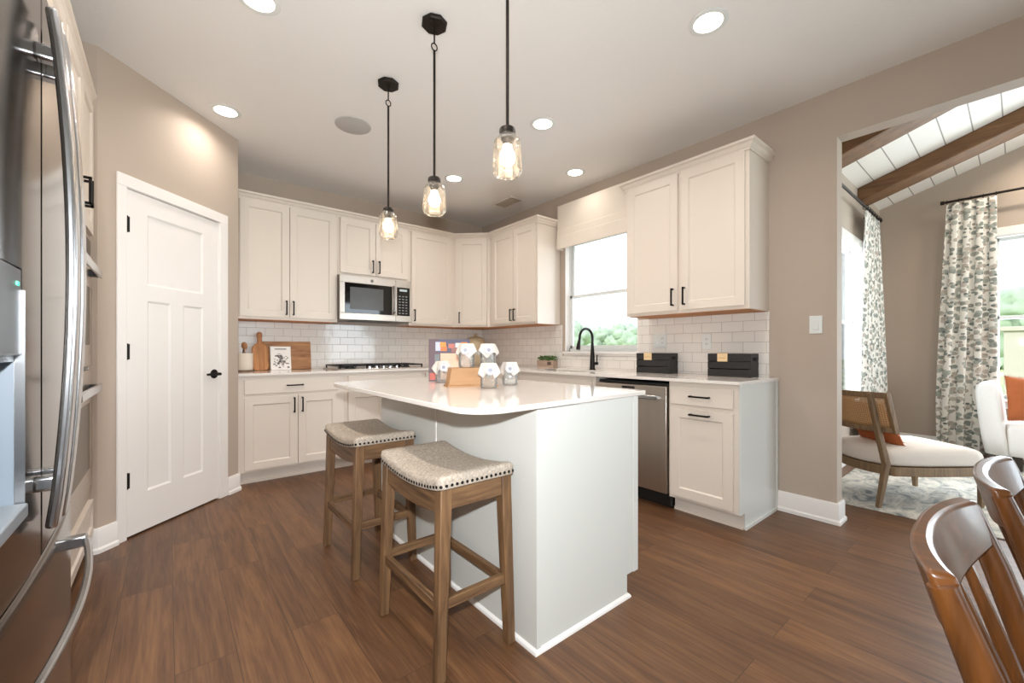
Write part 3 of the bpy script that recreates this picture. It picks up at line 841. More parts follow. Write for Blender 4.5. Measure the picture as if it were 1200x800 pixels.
# ================================================================== appliances
# dishwasher
dw = thing('dishwasher', 'stainless steel dishwasher with bar handle beside the end cabinet', 'dishwasher', (0, -2.449, 0), LW)
MB().box(.006, .624, -.58, -.02, .02, .87).build('tub', M_BLACK, dw)
MB().box(.006, .624, -.545, -.53, .0, .115).build('kick_plate', M_BLACK, dw)
MB().box(.008, .622, -.632, -.585, .115, .852).build('door', M_STEEL, dw, bevel=.004)
q = MB(); q.box(.26, .37, -.6335, -.63, .822, .838); q.build('vent_slot', M_BLACK, dw)
hd = MB(); hd.tube([(.05, -.668, .775), (.58, -.668, .775)], 1, sq=(.018, .03), up=(0, 0, 1))
hd.box(.05, .075, -.668, -.631, .762, .788).box(.555, .58, -.668, -.631, .762, .788)
hd.build('handle', M_CHROME, dw, bevel=.004)

# microwave over the cooktop
mw = thing('microwave', 'stainless over the range microwave under the short wall cabinet', 'microwave', (-1.979, 0, 1.408))
MB().box(0, .757, -.375, -.004, 0, .439).build('case', mat('dark_steel_case', '#6d655e', .35, metal=.9), mw)
dr = MB()
for a, b, c, e in ((.0, .575, .0, .065), (.0, .575, .365, .439), (.0, .05, .065, .365), (.535, .575, .065, .365)): dr.box(a, b, -.402, -.376, c, e)
dr = dr.build('door', M_STEEL, mw, bevel=.003)
MB().box(.05, .535, -.4, -.378, .065, .365).build('door_glass', M_DKGLASS, dr)
MB().box(.10, .44, -.4015, -.3995, .105, .325).build('window_screen', mat('screen_mesh', '#4b4a47', .25, vary=.1), dr)
MB().tube([(.552, -.404, .07), (.552, -.43, .1), (.552, -.435, .22), (.552, -.43, .34), (.552, -.404, .37)], .011, 10).build('handle', M_CHROME, dr)
MB().cyl((.32, -.402, .402), (.32, -.4045, .402), .016, n=24).build('round_badge', mat('badge_grey', '#77716b', .3, metal=.8), dr)
pn = MB()
pn.box(.577, .757, -.402, -.376, .0, .065).box(.577, .757, -.402, -.376, .365, .439).box(.735, .757, -.402, -.376, .065, .365).box(.577, .59, -.402, -.376, .065, .365)
pn.build('side_trim', M_STEEL, mw, bevel=.003)
pn = MB().box(.59, .735, -.4, -.378, .065, .365).build('control_panel', M_DKGLASS, mw)
kb = MB()
for i in range(3):
    for j in range(7): kb.box(.61 + i * .038, .632 + i * .038, -.4012, -.3995, .085 + j * .03, .095 + j * .03)
kb.build('keypad', mat('keypad_grey', '#8f9295', .5), pn)
MB().box(.62, .705, -.4012, -.3995, .325, .347).build('clock_display', mat('display_grey', '#b9c6c9', .3), pn)
MB().box(.16, .6, -.39, -.12, -.004, .002).build('vent_grille', M_BLACK, mw)

# gas cooktop
ck = thing('cooktop', 'black gas cooktop with cast iron grates set in the countertop', 'cooktop', (-1.6, -.335, .9145))
MB().box(-.45, .45, -.245, .245, 0, .010).build('cooktop_base', M_STEEL, ck, bevel=.004)
for gx in (-.295, 0, .295):
    g = MB(); a, b, c, e = gx - .135, gx + .135, -.225, .225; z0, z1 = .034, .046
    g.box(a, b, c, c + .013, z0, z1).box(a, b, e - .013, e, z0, z1).box(a, a + .013, c, e, z0, z1).box(b - .013, b, c, e, z0, z1)
    g.box(gx - .006, gx + .006, c, e, z0, z1).box(a, b, -.118, -.106, z0, z1).box(a, b, .106, .118, z0, z1)
    for x in (a + .002, b - .014):
        for y in (c + .002, e - .014): g.box(x, x + .012, y, y + .012, .010, z0)
    g.build('grate', M_BLK, ck)
for bx, by, r in ((-.295, -.11, .04), (-.295, .11, .035), (0, .03, .055), (.295, -.11, .03), (.295, .11, .042)):
    o = MB().lathe([(r + .012, .010), (r + .012, .018), (r, .02), (r, .027), (r - .006, .03), (0, .03)], 24, T(bx, by, 0)).build('burner', M_BLACK, ck)
for k in range(5):
    MB().lathe([(.019, .010), (.017, .034), (.013, .037), (0, .037)], 20, T(-.14 + k * .07, -.215, 0)).build('knob', M_CHROME, ck)

# refrigerator on the left wall; local x runs along the wall away from the camera, front at -y
fr = thing('refrigerator', 'stainless french door refrigerator with ice and water dispenser', 'refrigerator', (-4.203, -3.92, 0), PI / 2)
FW = .915
MB().box(.006, FW - .006, -.665, -.02, .03, 1.765).build('case', mat('fridge_case_grey', '#5f5b58', .4, metal=.5), fr)
MB().box(.02, FW - .02, -.69, -.6, .01, .09).build('kick_grille', M_BLACK, fr)
bulge = lambda x: -.732 - .018 * (1 - ((x - FW / 2) / (FW / 2)) ** 2)


def doorslab(m, xa, xb, za, zb, n=10, yb=-.672, round_=0):
    xs = [xa + (xb - xa) * k / n for k in range(n + 1)]
    m.prism([(x, bulge(x)) for x in xs] + [(xb, yb), (xa, yb)], za, zb)
    return m


GZ = .715
DXA, DXB, DZA, DZB = .085, .335, .835, 1.235
ld = MB()
doorslab(ld, .004, DXA, GZ + .006, 1.79, 3); doorslab(ld, DXB, FW / 2 - .003, GZ + .006, 1.79, 4)
doorslab(ld, DXA, DXB, GZ + .006, DZA, 6); doorslab(ld, DXA, DXB, DZB, 1.79, 6)
ld = ld.build('door', M_FRIDGE, fr)
rd = doorslab(MB(), FW / 2 + .003, FW - .004, GZ + .006, 1.79, 12).build('door', M_FRIDGE, fr, bevel=.008, seg=3)
fz = doorslab(MB(), .004, FW - .004, .095, GZ - .006, 18).build('freezer_drawer', M_FRIDGE, fr, bevel=.008, seg=3)
MB().box(.01, FW - .01, -.70, -.67, GZ - .006, GZ + .006).build('door_gasket', M_BLACK, fr)
ym = bulge(.21)
ds = MB(); ds.box(DXA, DXB, -.676, -.672, DZA, 1.095).box(DXA, DXA + .006, ym + .004, -.672, DZA, 1.095).box(DXB - .006, DXB, ym + .004, -.672, DZA, 1.095)
ds.box(DXA, DXB, ym + .004, -.672, 1.085, 1.095)
dsp = ds.build('dispenser_recess', M_GREY, fr)
MB().box(DXA + .006, DXB - .006, ym - .012, -.674, DZA, DZA + .022).build('drip_tray', mat('tray_grey', '#6f7478', .35), dsp, bevel=.003)
MB().box(.185, .235, -.70, -.68, .97, 1.06).build('water_paddle', M_BLACK, dsp, bevel=.004)
MB().box(DXA + .004, DXB - .004, ym - .004, -.674, 1.095, DZB - .002).build('dispenser_panel', mat('panel_black_glass', '#34373a', .3, vary=.05), fr, bevel=.003)
MB().box(DXB - .034, DXB - .022, ym - .0052, ym - .003, 1.205, 1.211).build('indicator_light', emit('green_led', (.05, .9, .4, 1), 2), fr)
MB().box(DXB - .003, DXB + .002, bulge(DXB) - .0035, -.70, DZA + .02, 1.20).build('dispenser_trim', M_CHROME, fr)


def fridge_handle(x):
    P = []
    for k in range(17):
        t = k / 16; z = .785 + .93 * t
        P.append((x, bulge(x) - .020 - .026 * math.sin(PI * t) ** .8, z))
    m = MB().tube(P, [1.0] * 17, sq=(.042, .016), up=(0, -1, 0))
    for z in (.865, 1.635): m.box(x - .013, x + .013, bulge(x) - .030, bulge(x) + .004, z - .014, z + .014)
    return m


fridge_handle(FW / 2 - .036).build('handle', M_CHROME, ld, bevel=.006, seg=3)
fridge_handle(FW / 2 + .036).build('handle', M_CHROME, rd, bevel=.004, seg=3)
P = [(.07 + (FW - .14) * k / 24, bulge(.07 + (FW - .14) * k / 24) - .028 - .024 * math.sin(PI * k / 24) ** .8, .618) for k in range(25)]
m_ = MB().tube(P, [1.0] * 25, sq=(.014, .014), up=(0, 0, 1))
for x in (.085, FW - .085): m_.box(x - .014, x + .014, bulge(x) - .034, bulge(x) + .004, .604, .632)
m_.build('handle', M_CHROME, fz, bevel=.004, seg=3)
MB().box(.05, .16, -.73, -.60, 1.766, 1.80).box(FW - .16, FW - .05, -.73, -.60, 1.766, 1.80).build('hinge_cover', M_GREY, fr, bevel=.006)

# cabinet over the refrigerator
GT = 'tall cream cabinets on the left wall'
oc = thing('wall_cabinet', 'cream cabinet over the refrigerator', 'cabinet', (-4.2, -3.945, 1.86), PI / 2, GT)
MB().box(0, .962, -.60, -.002, 0, .585).build('cabinet_body', M_CAB, oc)
for a, b, px in ((.024, .478, .44), (.484, .938, .52)):
    o = shaker(oc, a, b, .027, .555, -.60); pull(o, px, .12, -.62)
CROWN = [(a * .65, z) for a, z in CROWN]
MB().sweep([(0, 0), (0, -.60), (.962, -.60)], [(a, z - 1.86) for a, z in CROWN]).build('crown', M_CAB, oc)
MB().box(.945, .962, -.60, -.002, -1.86, 0).build('side_panel', M_CAB, oc)
# pantry cabinet between refrigerator and ovens
tc_ = thing('tall_cabinet', 'tall cream cabinet between the refrigerator and the ovens', 'cabinet', (-4.2, -2.982, 0), PI / 2, GT)
MB().box(0, .775, -.60, -.002, .102, 2.445).build('cabinet_body', M_CAB, tc_)
MB().box(0, .775, -.525, -.01, 0, .1015).build('toe_kick', M_CAB, tc_)
for a, b, px in ((.024, .384, .355), (.390, .75, .42)):
    o = shaker(tc_, a, b, .125, 1.66, -.60); pull(o, px, 1.05, -.62)
    o = shaker(tc_, a, b, 1.69, 2.412, -.60); pull(o, px, 1.80, -.62)
MB().sweep([(0, -.60), (.775, -.60)], CROWN).build('crown', M_CAB, tc_)
# oven tower
ot = thing('oven_cabinet', 'tall cream cabinet holding the double wall oven beside the pantry wall', 'cabinet', (-4.2, -2.206, 0), PI / 2, GT)
OW = .782
b = MB(); b.box(0, .02, -.60, -.002, .102, 2.445).box(OW - .02, OW, -.60, -.002, .102, 2.445).box(.02, OW - .02, -.60, -.002, .102, .318).box(.02, OW - .02, -.60, -.002, 1.692, 2.445)
b.build('cabinet_body', M_CAB, ot)
MB().box(0, OW, -.525, -.01, 0, .1015).build('toe_kick', M_CAB, ot)
for a, b, px in ((.024, .388, .36), (.394, .758, .422)):
    o = shaker(ot, a, b, 1.715, 2.412, -.60); pull(o, px, 1.85, -.62)
o = shaker(ot, .024, .758, .125, .305, -.60, 'drawer', st=.04)
MB().sweep([(0, -.60), (OW, -.60)], CROWN).build('crown', M_CAB, ot)
ov = thing('double_oven', 'stainless double wall oven with two bar handles', 'oven', (-4.2, -2.206, .32), PI / 2)
MB().box(.024, OW - .024, -.58, -.03, .0, 1.37).build('oven_case', M_BLACK, ov)
MB().box(.012, OW - .012, -.608, -.582, 1.29, 1.368).build('control_panel', M_DKGLASS, ov, bevel=.003)
for z0, z1, zh in ((.70, 1.28, 1.185), (.06, .68, .588)):
    o = MB().box(.012, OW - .012, -.612, -.582, z0, z1).build('door', M_STEEL, ov, bevel=.004)
    MB().box(.10, OW - .10, -.6135, -.611, z0 + .11, z1 - .17).build('oven_window', M_DKGLASS, o)
    h = MB(); h.tube([(.03, -.652, zh), (OW - .065, -.652, zh)], 1, sq=(.014, .040), up=(0, 0, 1))
    h = h.build('handle', M_CHROME, o, bevel=.005)
    q = MB()
    for x in (.07, OW - .105): q.box(x - .03, x + .03, -.650, -.611, zh - .016, zh + .016)
    q.build('handle_bracket', M_BLACK, h)
MB().box(.012, OW - .012, -.606, -.582, .004, .055).build('lower_trim', M_STEEL, ov)

# ================================================================== fittings
fa = thing('faucet', 'matte black gooseneck faucet behind the sink', 'faucet', (-.085, -1.972, .9145))
MB().lathe([(.030, 0), (.030, .006), (.025, .012), (.022, .12), (.0155, .22), (.0135, .26)], 20).tube(
    [(0, 0, .24), (0, 0, .31)] + [(-.092 + .092 * math.cos(a * PI / 12), 0, .31 + .085 * math.sin(a * PI / 12)) for a in range(1, 12)] + [(-.186, 0, .30), (-.192, 0, .275)], .0125, 12).build('spout', M_BLK, fa)
MB().cyl((-.191, 0, .278), (-.197, 0, .252), .0135, .017).cyl((-.197, 0, .252), (-.207, 0, .195), .017, .021).build('spray_head', M_BLK, fa)
MB().cyl((0, -.01, .062), (0, -.062, .062), .014).cyl((0, -.052, .062), (.004, -.055, .145), .006, .0055).build('lever', M_BLK, fa)

pl = thing('planter', 'small wooden trough of green herbs beside the faucet', 'planter', (-.085, -1.345, .9145), .15)
b = MB(); b.box(-.045, .045, -.105, .105, 0, .010).box(-.045, -.037, -.105, .105, .01, .078).box(.037, .045, -.105, .105, .01, .078).box(-.037, .037, -.105, -.097, .01, .078).box(-.037, .037, .097, .105, .01, .078)
b.build('trough', wood('grey_crate_wood', '#8d7666', '#b8a28f', 'y', 5, .8), pl)
MB().box(-.0465, -.0445, -.085, -.035, .03, .066).build('stamp', mat('stamp_brown', '#5e4a40', .8), pl)
MB().box(-.0365, .0365, -.0965, .0965, .01, .07).build('soil', mat('potting_soil', '#4a3a2d', .95, vary=.3, scale=60), pl)
lf = MB(); rn = random.Random(5)
for k in range(190):
    x, y = rn.uniform(-.04, .04), rn.uniform(-.105, .105); z = .072 + rn.uniform(0, .055)
    Mx = T(x, y, z) @ RZ(rn.uniform(0, 6.3)) @ RX(rn.uniform(-.9, .9)) @ RY(rn.uniform(-.6, .6)); s_ = rn.uniform(.010, .017)
    top = [Mx @ Vector(p) for p in ((-s_, 0, 0), (-s_ * .3, s_ * .55, .002), (s_ * .6, s_ * .45, .002), (s_ * 1.2, 0, 0), (s_ * .6, -s_ * .45, .002), (-s_ * .3, -s_ * .55, .002))]
    lf.face([lf.bm.verts.new(p) for p in top])
lf.build('herb_leaves', mat('herb_green', '#587a37', .7, vary=.45, scale=40), pl, solid=.0012)


def crate(label, loc, rz):
    r = thing('crate', label, 'crate', loc, rz, 'black slatted crates on the window counter')
    L_, D_, H_ = .292, .15, .165
    mt = MATS.get('black_stained_wood') or mat('black_stained_wood', '#1e1c1c', .55, vary=.25, scale=14, stretch=(9, 1, 9))
    for z in (.0, .058, .112):
        hh = .052 if z < .05 else (.049 if z < .1 else .053)
        MB().box(-L_ / 2, L_ / 2, -D_ / 2, -D_ / 2 + .009, z, z + hh).build('slat', mt, r, bevel=.0015)
        MB().box(-L_ / 2, L_ / 2, D_ / 2 - .009, D_ / 2, z, z + hh).build('slat', mt, r, bevel=.0015)
    for s_ in (-1, 1):
        x = s_ * (L_ / 2 - .006); e = MB()
        a, b_ = x - .006, x + .006
        e.box(a, b_, -D_ / 2 + .009, D_ / 2 - .009, 0, .115).box(a, b_, -D_ / 2 + .009, -.035, .115, H_).box(a, b_, .035, D_ / 2 - .009, .115, H_).box(a, b_, -.035, .035, .137, H_)
        e.build('end_board', mt, r)
    MB().box(-L_ / 2 + .012, L_ / 2 - .012, -D_ / 2 + .009, D_ / 2 - .009, 0, .008).build('bottom_board', mt, r)
    t = MB(); t.box(-.075, -.005, -D_ / 2 - .0025, -D_ / 2 - .0005, .108, H_ + .004); t.box(-.075, -.005, -D_ / 2 - .0025, -D_ / 2 + .011, H_ + .0005, H_ + .004)
    t = t.build('paper_tag', mat('kraft_paper', '#d9bd93', .8, vary=.05) if 'kraft_paper' not in MATS else MATS['kraft_paper'], r)
    MB().box(-.065, -.016, -D_ / 2 - .0032, -D_ / 2 - .002, .132, .1345).build('printed_line', mat('print_brown', '#8b6f50', .8) if 'print_brown' not in MATS else MATS['print_brown'], t)
    return r


crate('black slatted crate with paper tag nearer the faucet', (-.112, -2.682, .9145), LW + .05)
crate('black slatted crate with paper tag at the counter end', (-.112, -3.29, .9145), LW + .02)

# utensil crock and its tools, left end of the back counter
cr = MB().lathe([(0, 0), (.062, 0), (.066, .006), (.066, .135), (.0685, .142), (.0685, .15), (.061, .15), (.061, .010), (0, .010)], 32).build('utensil_crock', mat('cream_stoneware', '#e3d7c6', .45, vary=.02))
cr.location = (-2.742, -.20, .9145 + .012); tag(cr, 'cream utensil crock at the left end of the back counter', 'crock')
o = MB().lathe([(0, 0), (.078, 0), (.08, .006), (.08, .012), (0, .012)], 32).build('trivet', M_STOOL); o.location = (-2.742, -.20, .9147); tag(o, 'round wooden trivet under the cream utensil crock', 'trivet')


def spoon(label, loc, lean, rz, m, flat=False):
    r = thing('wooden_spoon' if m is not M_BLK else 'ladle', label, 'utensil', loc, rz, 'utensils in the cream crock')
    Q = RX(lean)
    MB().tube([Q @ Vector((0, 0, z)) for z in (0, .10, .18)], [.0055, .0055, .005], 8).build('shaft', m, r)
    bw = MB().sphere((0, 0, 0), .026, 8).build('bowl', m, r)
    bw.matrix_local = Q @ T(0, 0, .205) @ Matrix.Diagonal((1, .45, 1.3, 1))
    return r


MW_ = wood('spoon_wood', '#8a5a36', '#b98a60', 'z', 6, .6)
spoon('dark utensil in the cream crock closest to the pantry wall', (-2.765, -.19, .940), .10, 1.3, M_BLK)
spoon('reddish wooden spoon standing upright in the cream crock', (-2.735, -.215, .940), .12, -.5, MW_)
spoon('wooden spoon at the right side of the cream crock', (-2.722, -.18, .940), .10, -1.6, MW_)

# boards and book leaning on the backsplash
M_OLIVE = wood('olive_wood', '#8a4f22', '#c78a4c', 'z', 4, .45, 1.4)
M_ACACIA = wood('acacia_wood', '#7c4a22', '#c08a55', 'x', 4, .45, .8)
pb = []
for k in range(13): a = PI * k / 12; pb.append((.066 * math.cos(a + PI), .02 + .02 * math.sin(a + PI)))
prof = [(-.066, .03), (-.056, .006), (-.03, 0), (.03, 0), (.056, .006), (.066, .03), (.066, .20), (.060, .225), (.040, .245), (.022, .255), (.018, .30), (.024, .325), (.022, .35), (.010, .362), (-.010, .362), (-.022, .35), (-.024, .325), (-.018, .30), (-.022, .255), (-.040, .245), (-.060, .225), (-.066, .20)]
Mxz = Matrix(((1, 0, 0, 0), (0, 0, 1, 0), (0, 1, 0, 0), (0, 0, 0, 1)))
o = MB().prism(prof, 0, .018, Mxz).build('cutting_board', M_OLIVE, bevel=.004); o.location = (-2.605, -.135, .9165); o.rotation_euler = (-.12, 0, .10)
tag(o, 'paddle shaped olive wood cutting board with handle up', 'cutting board')
o = MB().box(-.21, .21, 0, .022, 0, .275).build('cutting_board', M_ACACIA, bevel=.004); o.location = (-2.365, -.076, .9165); o.rotation_euler = (-.13, 0, 0)
tag(o, 'large rectangular wooden cutting board behind the white book', 'cutting board')
bk = thing('cookbook', 'white hardcover cookbook with sketched kitchen scene leaning on board', 'book', (-2.436, -.135, .9165), .04)
Q = RX(-.15)
b = MB().box(-.088, .088, 0, .003, 0, .225, Q).box(-.088, .088, .019, .022, 0, .225, Q).box(-.088, -.085, 0, .022, 0, .225, Q).build('cover', mat('white_book_cover', '#ece7e1', .5), bk)
MB().box(-.085, .084, .003, .019, .003, .222, Q).build('pages', mat('page_paper', '#d9d2c4', .9), bk)
ink = MB(); rn = random.Random(3)
for k in range(70):
    x, z = rn.gauss(0, .03), rn.gauss(.095, .036)
    if abs(x) > .07 or z < .02 or z > .165: continue
    w_, h_ = rn.uniform(.003, .014), rn.uniform(.002, .006)
    ink.box(x - w_, x + w_, -.0007, .0005, z - h_, z + h_, Q)
ink.build('sketch', mat('ink_grey', '#6d6561', .8, vary=.5, scale=60), b)
o = MB().box(-.05, .05, -.0007, .0005, .196, .204, Q).build('title_line', mat('ink_dark', '#5c5552', .8), b)

# stoneware jar in the corner
sj = thing('stoneware_canister', 'large tan lidded stoneware canister in the corner behind the jars', 'canister', (-.33, -.33, .9145))
MST = mat('tan_stoneware', '#bda98a', .45, vary=.06)
MB().lathe([(0, 0), (.10, 0), (.108, .008), (.128, .08), (.135, .18), (.130, .26), (.112, .305), (.100, .315), (0, .315)], 36).build('canister_body', MST, sj)
MB().lathe([(.106, .316), (.108, .326), (.10, .334), (.06, .352), (.02, .362), (.013, .368), (.022, .378), (.024, .388), (.014, .396), (0, .398)], 36).build('lid', MST, sj)

# ------------------------------------------------------------------ display on the island
MO = mat('raw_pine', '#b1875f', .6, vary=.18, scale=6, stretch=(1, 1, 10))
CT = .9148
rs = thing('wooden_riser', 'small wooden block riser holding up two of the jars', 'riser', (-2.169, -2.775, CT), -.326)
b = MB().prism([(-.004, .008), (.254, .008), (.246, .098), (.012, .098)], 0, .095, Mxz).build('block', MO, rs, bevel=.003)
MB().box(-.010, .260, -.004, .099, 0, .008).build('foot', MO, rs)
MJLID = mat('jar_lid_zinc', '#c9c8c4', .3, metal=.9)
MCLOTH = mat('printed_white_cloth', '#d2cdc6', .9, vary=.05, scale=60)
MTAG = mat('white_card_tag', '#dcd9d4', .7)
MBLUE = mat('faded_blue_ink', '#5f678c', .8)
ctr = 0


def jar(label, x, y, z, seed):
    r = thing('mason_jar', label, 'jar', (x, y, z), 0, 'cloth topped jars on the island')
    MB().lathe([(.0, .0), (.036, .0), (.041, .005), (.042, .015), (.042, .082), (.038, .096), (.0335, .104), (.0335, .118), (.0312, .118), (.0312, .105), (.0355, .095), (.0395, .081), (.0395, .014), (.036, .008), (.0, .007)], 28).build('glass_body', M_JAR, r)
    MB().lathe([(.0355, .108), (.0355, .1215), (.034, .1225), (0, .1225)], 28).build('lid', MJLID, r)
    rn = random.Random(seed); p0 = rn.uniform(0, 6.28); nW = 5
    g = MB(); nu, nv = 12, 64; rows = []
    for i in range(nu + 1):
        u = i / nu; ring = []
        for j in range(nv):
            a = 2 * PI * j / nv; fl = math.sin(nW * a + p0) * .6 + math.sin(3 * a + seed) * .4
            if u < .4: rr, zz = .0372 * u / .4, .1245
            else:
                k = (u - .4) / .6; rr = .0372 + (k ** .8) * (.017 + .013 * fl); zz = .1245 - .006 * min(1, k * 4) - (k ** 1.25) * (.052 - .020 * fl)
            ring.append(Vector((max(rr, .0004) * math.cos(a), max(rr, .0004) * math.sin(a), zz)))
        rows.append(ring)
    g.rings(rows, False)
    g.build('cloth_cover', MCLOTH, r, solid=.0012)
    MB().lathe([(.0385, .110), (.040, .1115), (.0385, .113)], 24).build('twine', mat('jute_twine', '#b89a6c', .9) if 'jute_twine' not in MATS else MATS['jute_twine'], r)
    ca = math.atan2(cam.location.y - y, cam.location.x - x) + rn.uniform(-.12, .12)
    Mt = RZ(ca) @ T(.066, 0, .092) @ RY(PI / 2 - .15)
    tg = MB().lathe([(0, 0), (.025, 0), (.025, .0012), (0, .0012)], 28, Mt).build('round_tag', MTAG, r)
    MB().lathe([(.0215, .0013), (.0225, .0019), (.0233, .0013)], 28, Mt).build('ring_print', MBLUE, tg)
    q = MB()
    for k in range(5):
        w_ = (.006, .010, .011, .009, .005)[k]; q.box(-.009 + k * .0042, -.0066 + k * .0042, -w_, w_, .0012, .0018, Mt)
    q.build('emblem_print', MBLUE, tg)
    return r


jar('cloth topped jar standing alone at the left of the wooden riser', -2.035, -2.475, CT, 1)
jar('front cloth topped jar right of the wooden riser', -2.035, -2.928, CT, 2)
jar('rightmost cloth topped jar on the island', -1.835, -2.85, CT, 3)
jar('cloth topped jar on the left end of the wooden riser', -2.058, -2.762, CT + .0985, 4)
jar('cloth topped jar on the right end of the wooden riser', -1.945, -2.798, CT + .0985, 5)

bo = thing('booklet', 'dark purple booklet with food photos standing behind the jars', 'book', (-1.935, -2.385, CT), -.50)
Q = RX(-.06)
cv = MB().box(-.125, .125, 0, .003, 0, .258, Q).box(-.125, .125, .019, .022, 0, .258, Q).box(-.125, -.122, 0, .022, 0, .258, Q).build('cover', mat('plum_cover', '#5a4048', .5), bo)
MB().box(-.122, .122, .003, .019, .003, .255, Q).build('pages', MATS['page_paper'], bo)


def patch(nm, x0, x1, z0, z1, col, y=-.0008):
    return MB().box(x0, x1, y, .0005, z0, z1, Q).build(nm, mat('print_' + col, '#' + col, .5, vary=.12, scale=40), cv)


patch('photo_strip', -.068, .125, .175, .256, '4a465c')
for k, (x, z, c) in enumerate([(-.04, .225, 'e08a2e'), (-.035, .198, 'd9702a'), (.012, .215, 'b5675a'), (.055, .22, 'd8d2c8'), (.09, .225, 'c9772f'), (.10, .195, 'a84e2c'), (.03, .19, '8a5a50')]):
    patch('printed_fruit', x - .019, x + .019, z - .014, z + .014, c, -.0014)
patch('printed_label', -.085, -.055, .185, .24, 'b4b7d0', -.0014)
patch('text_panel', -.055, .125, .01, .17, 'dbb297')
patch('small_photo', -.09, -.06, .06, .165, '6a6f70', -.0012)
patch('red_panel', -.12, -.07, .008, .05, 'b2503f', -.0012)

# ================================================================== bar stools
def make_stool(label, loc):
    r = thing('bar_stool', label, 'stool', loc, 0, 'saddle seat stools along the island')
    BX, BY, TX, TY = .150, .232, .128, .222
    zs = lambda y: .640 - .022 * (1 - (y / .25) ** 2) * 1.3       # underside of the cushion, dips along the long way
    legp = lambda sx, sy, z: Vector((sx * (BX + (TX - BX) * z / .64), sy * (BY + (TY - BY) * z / .64), z))
    for sx, sy in ((-1, -1), (1, -1), (-1, 1), (1, 1)):
        MB().tube([legp(sx, sy, 0), legp(sx, sy, .641)], [.82, 1.06], sq=(.042, .042), up=(0, 1, 0)).build('leg', M_STOOL, r, bevel=.004)
    for sx in (-1, 1):
        m = MB(); rs = []
        for k in range(13):
            y = -TY + 2 * TY * k / 12; x = sx * (TX + .006)
            rs.append([Vector((x - .011, y, zs(y) - .072 - .004)), Vector((x + .011, y, zs(y) - .072)), Vector((x + .011, y, zs(y))), Vector((x - .011, y, zs(y)))])
        m.rings(rs); m.build('side_apron', M_STOOLH, r, bevel=.002)
        a, b = legp(sx, -1, .235), legp(sx, 1, .235)
        MB().tube([a, b], 1, sq=(.022, .034), up=(0, 0, 1)).build('stretcher', M_STOOLH, r, bevel=.002)
    for sy in (-1, 1):
        m = MB(); y = sy * (TY + .006)
        m.box(-TX, TX, y - .011, y + .011, .566, .640); m.build('end_apron', M_STOOLX, r, bevel=.002)
        a, b = legp(-1, sy, .25), legp(1, sy, .25)
        MB().tube([a, b], 1, sq=(.022, .034), up=(0, 0, 1)).build('stretcher', M_STOOLX, r, bevel=.002)
    # saddle cushion: rounded rectangle lofted from skirt to crown
    n = 96; HX, HY = .160, .255

    def outline(s_x, s_y, k, rc=.018):
        ax, ay = s_x - rc, s_y - rc; seg = [2 * ay, PI / 2 * rc, 2 * ax, PI / 2 * rc] * 2
        t = (k / n * sum(seg)) % sum(seg); ang = 0; px, py, dx, dy = s_x, -ay, 0, 1
        for j, L_ in enumerate(seg):
            if t <= L_ or j == 7:
                if j % 2 == 0: return px + dx * t, py + dy * t
                cx, cy = px - dy * rc, py + dx * rc; th = t / rc
                return cx + dy * rc * math.cos(th) + dx * rc * math.sin(th), cy - dx * rc * math.cos(th) + dy * rc * math.sin(th)
            t -= L_
            if j % 2 == 0: px, py = px + dx * L_, py + dy * L_
            else: px, py, dx, dy = px - dy * rc + dx * rc, py + dx * rc + dy * rc, -dy, dx

    rows = []
    for ins, dz in ((.002, 0.0), (0, .003), (0, .030), (.001, .036), (.004, .041), (.012, .046), (.04, .051), (.09, .055), (.150, .056)):
        row = []
        for k in range(n):
            x, y = outline(HX - ins, HY - ins, k, max(.004, .018 - ins * .3) if ins < .05 else (HX - ins) * .6)
            row.append(Vector((x, y, zs(y) + dz)))
        rows.append(row)
    cu = MB().rings(rows, True).build('seat_cushion', M_BOUCLE, r, ang=1.2)
    nl = MB()
    per = []
    for k in range(1440):
        x, y = outline(HX, HY, k * n / 1440); per.append((x, y))
    acc = 0; last = per[0]
    for i, p in enumerate(per + [per[0]]):
        acc += math.dist(p, last); last = p
        if acc > .0195:
            acc = 0; x, y = p; d = (Vector((x, y, 0)) - Vector((max(-HX + .018, min(HX - .018, x)), max(-HY + .018, min(HY - .018, y)), 0))).normalized()
            c = Vector((x, y, zs(y) + .012)); u = Vector((0, 0, 1)); w = d.cross(u)
            R_ = lambda r_, o_: [c + d * o_ + (w * math.cos(2 * PI * q / 8) + u * math.sin(2 * PI * q / 8)) * r_ for q in range(8)]
            nl.rings([R_(.0060, -.001), R_(.0055, .0015), R_(.003, .003)])
    nl = nl.build('nailhead_trim', M_BLK, r); nl['kind'] = 'stuff'
    return r


make_stool('wooden stool with tweed saddle seat nearest the camera at the island corner', (-2.424, -3.152, 0))
make_stool('wooden stool with tweed saddle seat farther back, toward the cooktop wall', (-2.424, -2.345, 0))

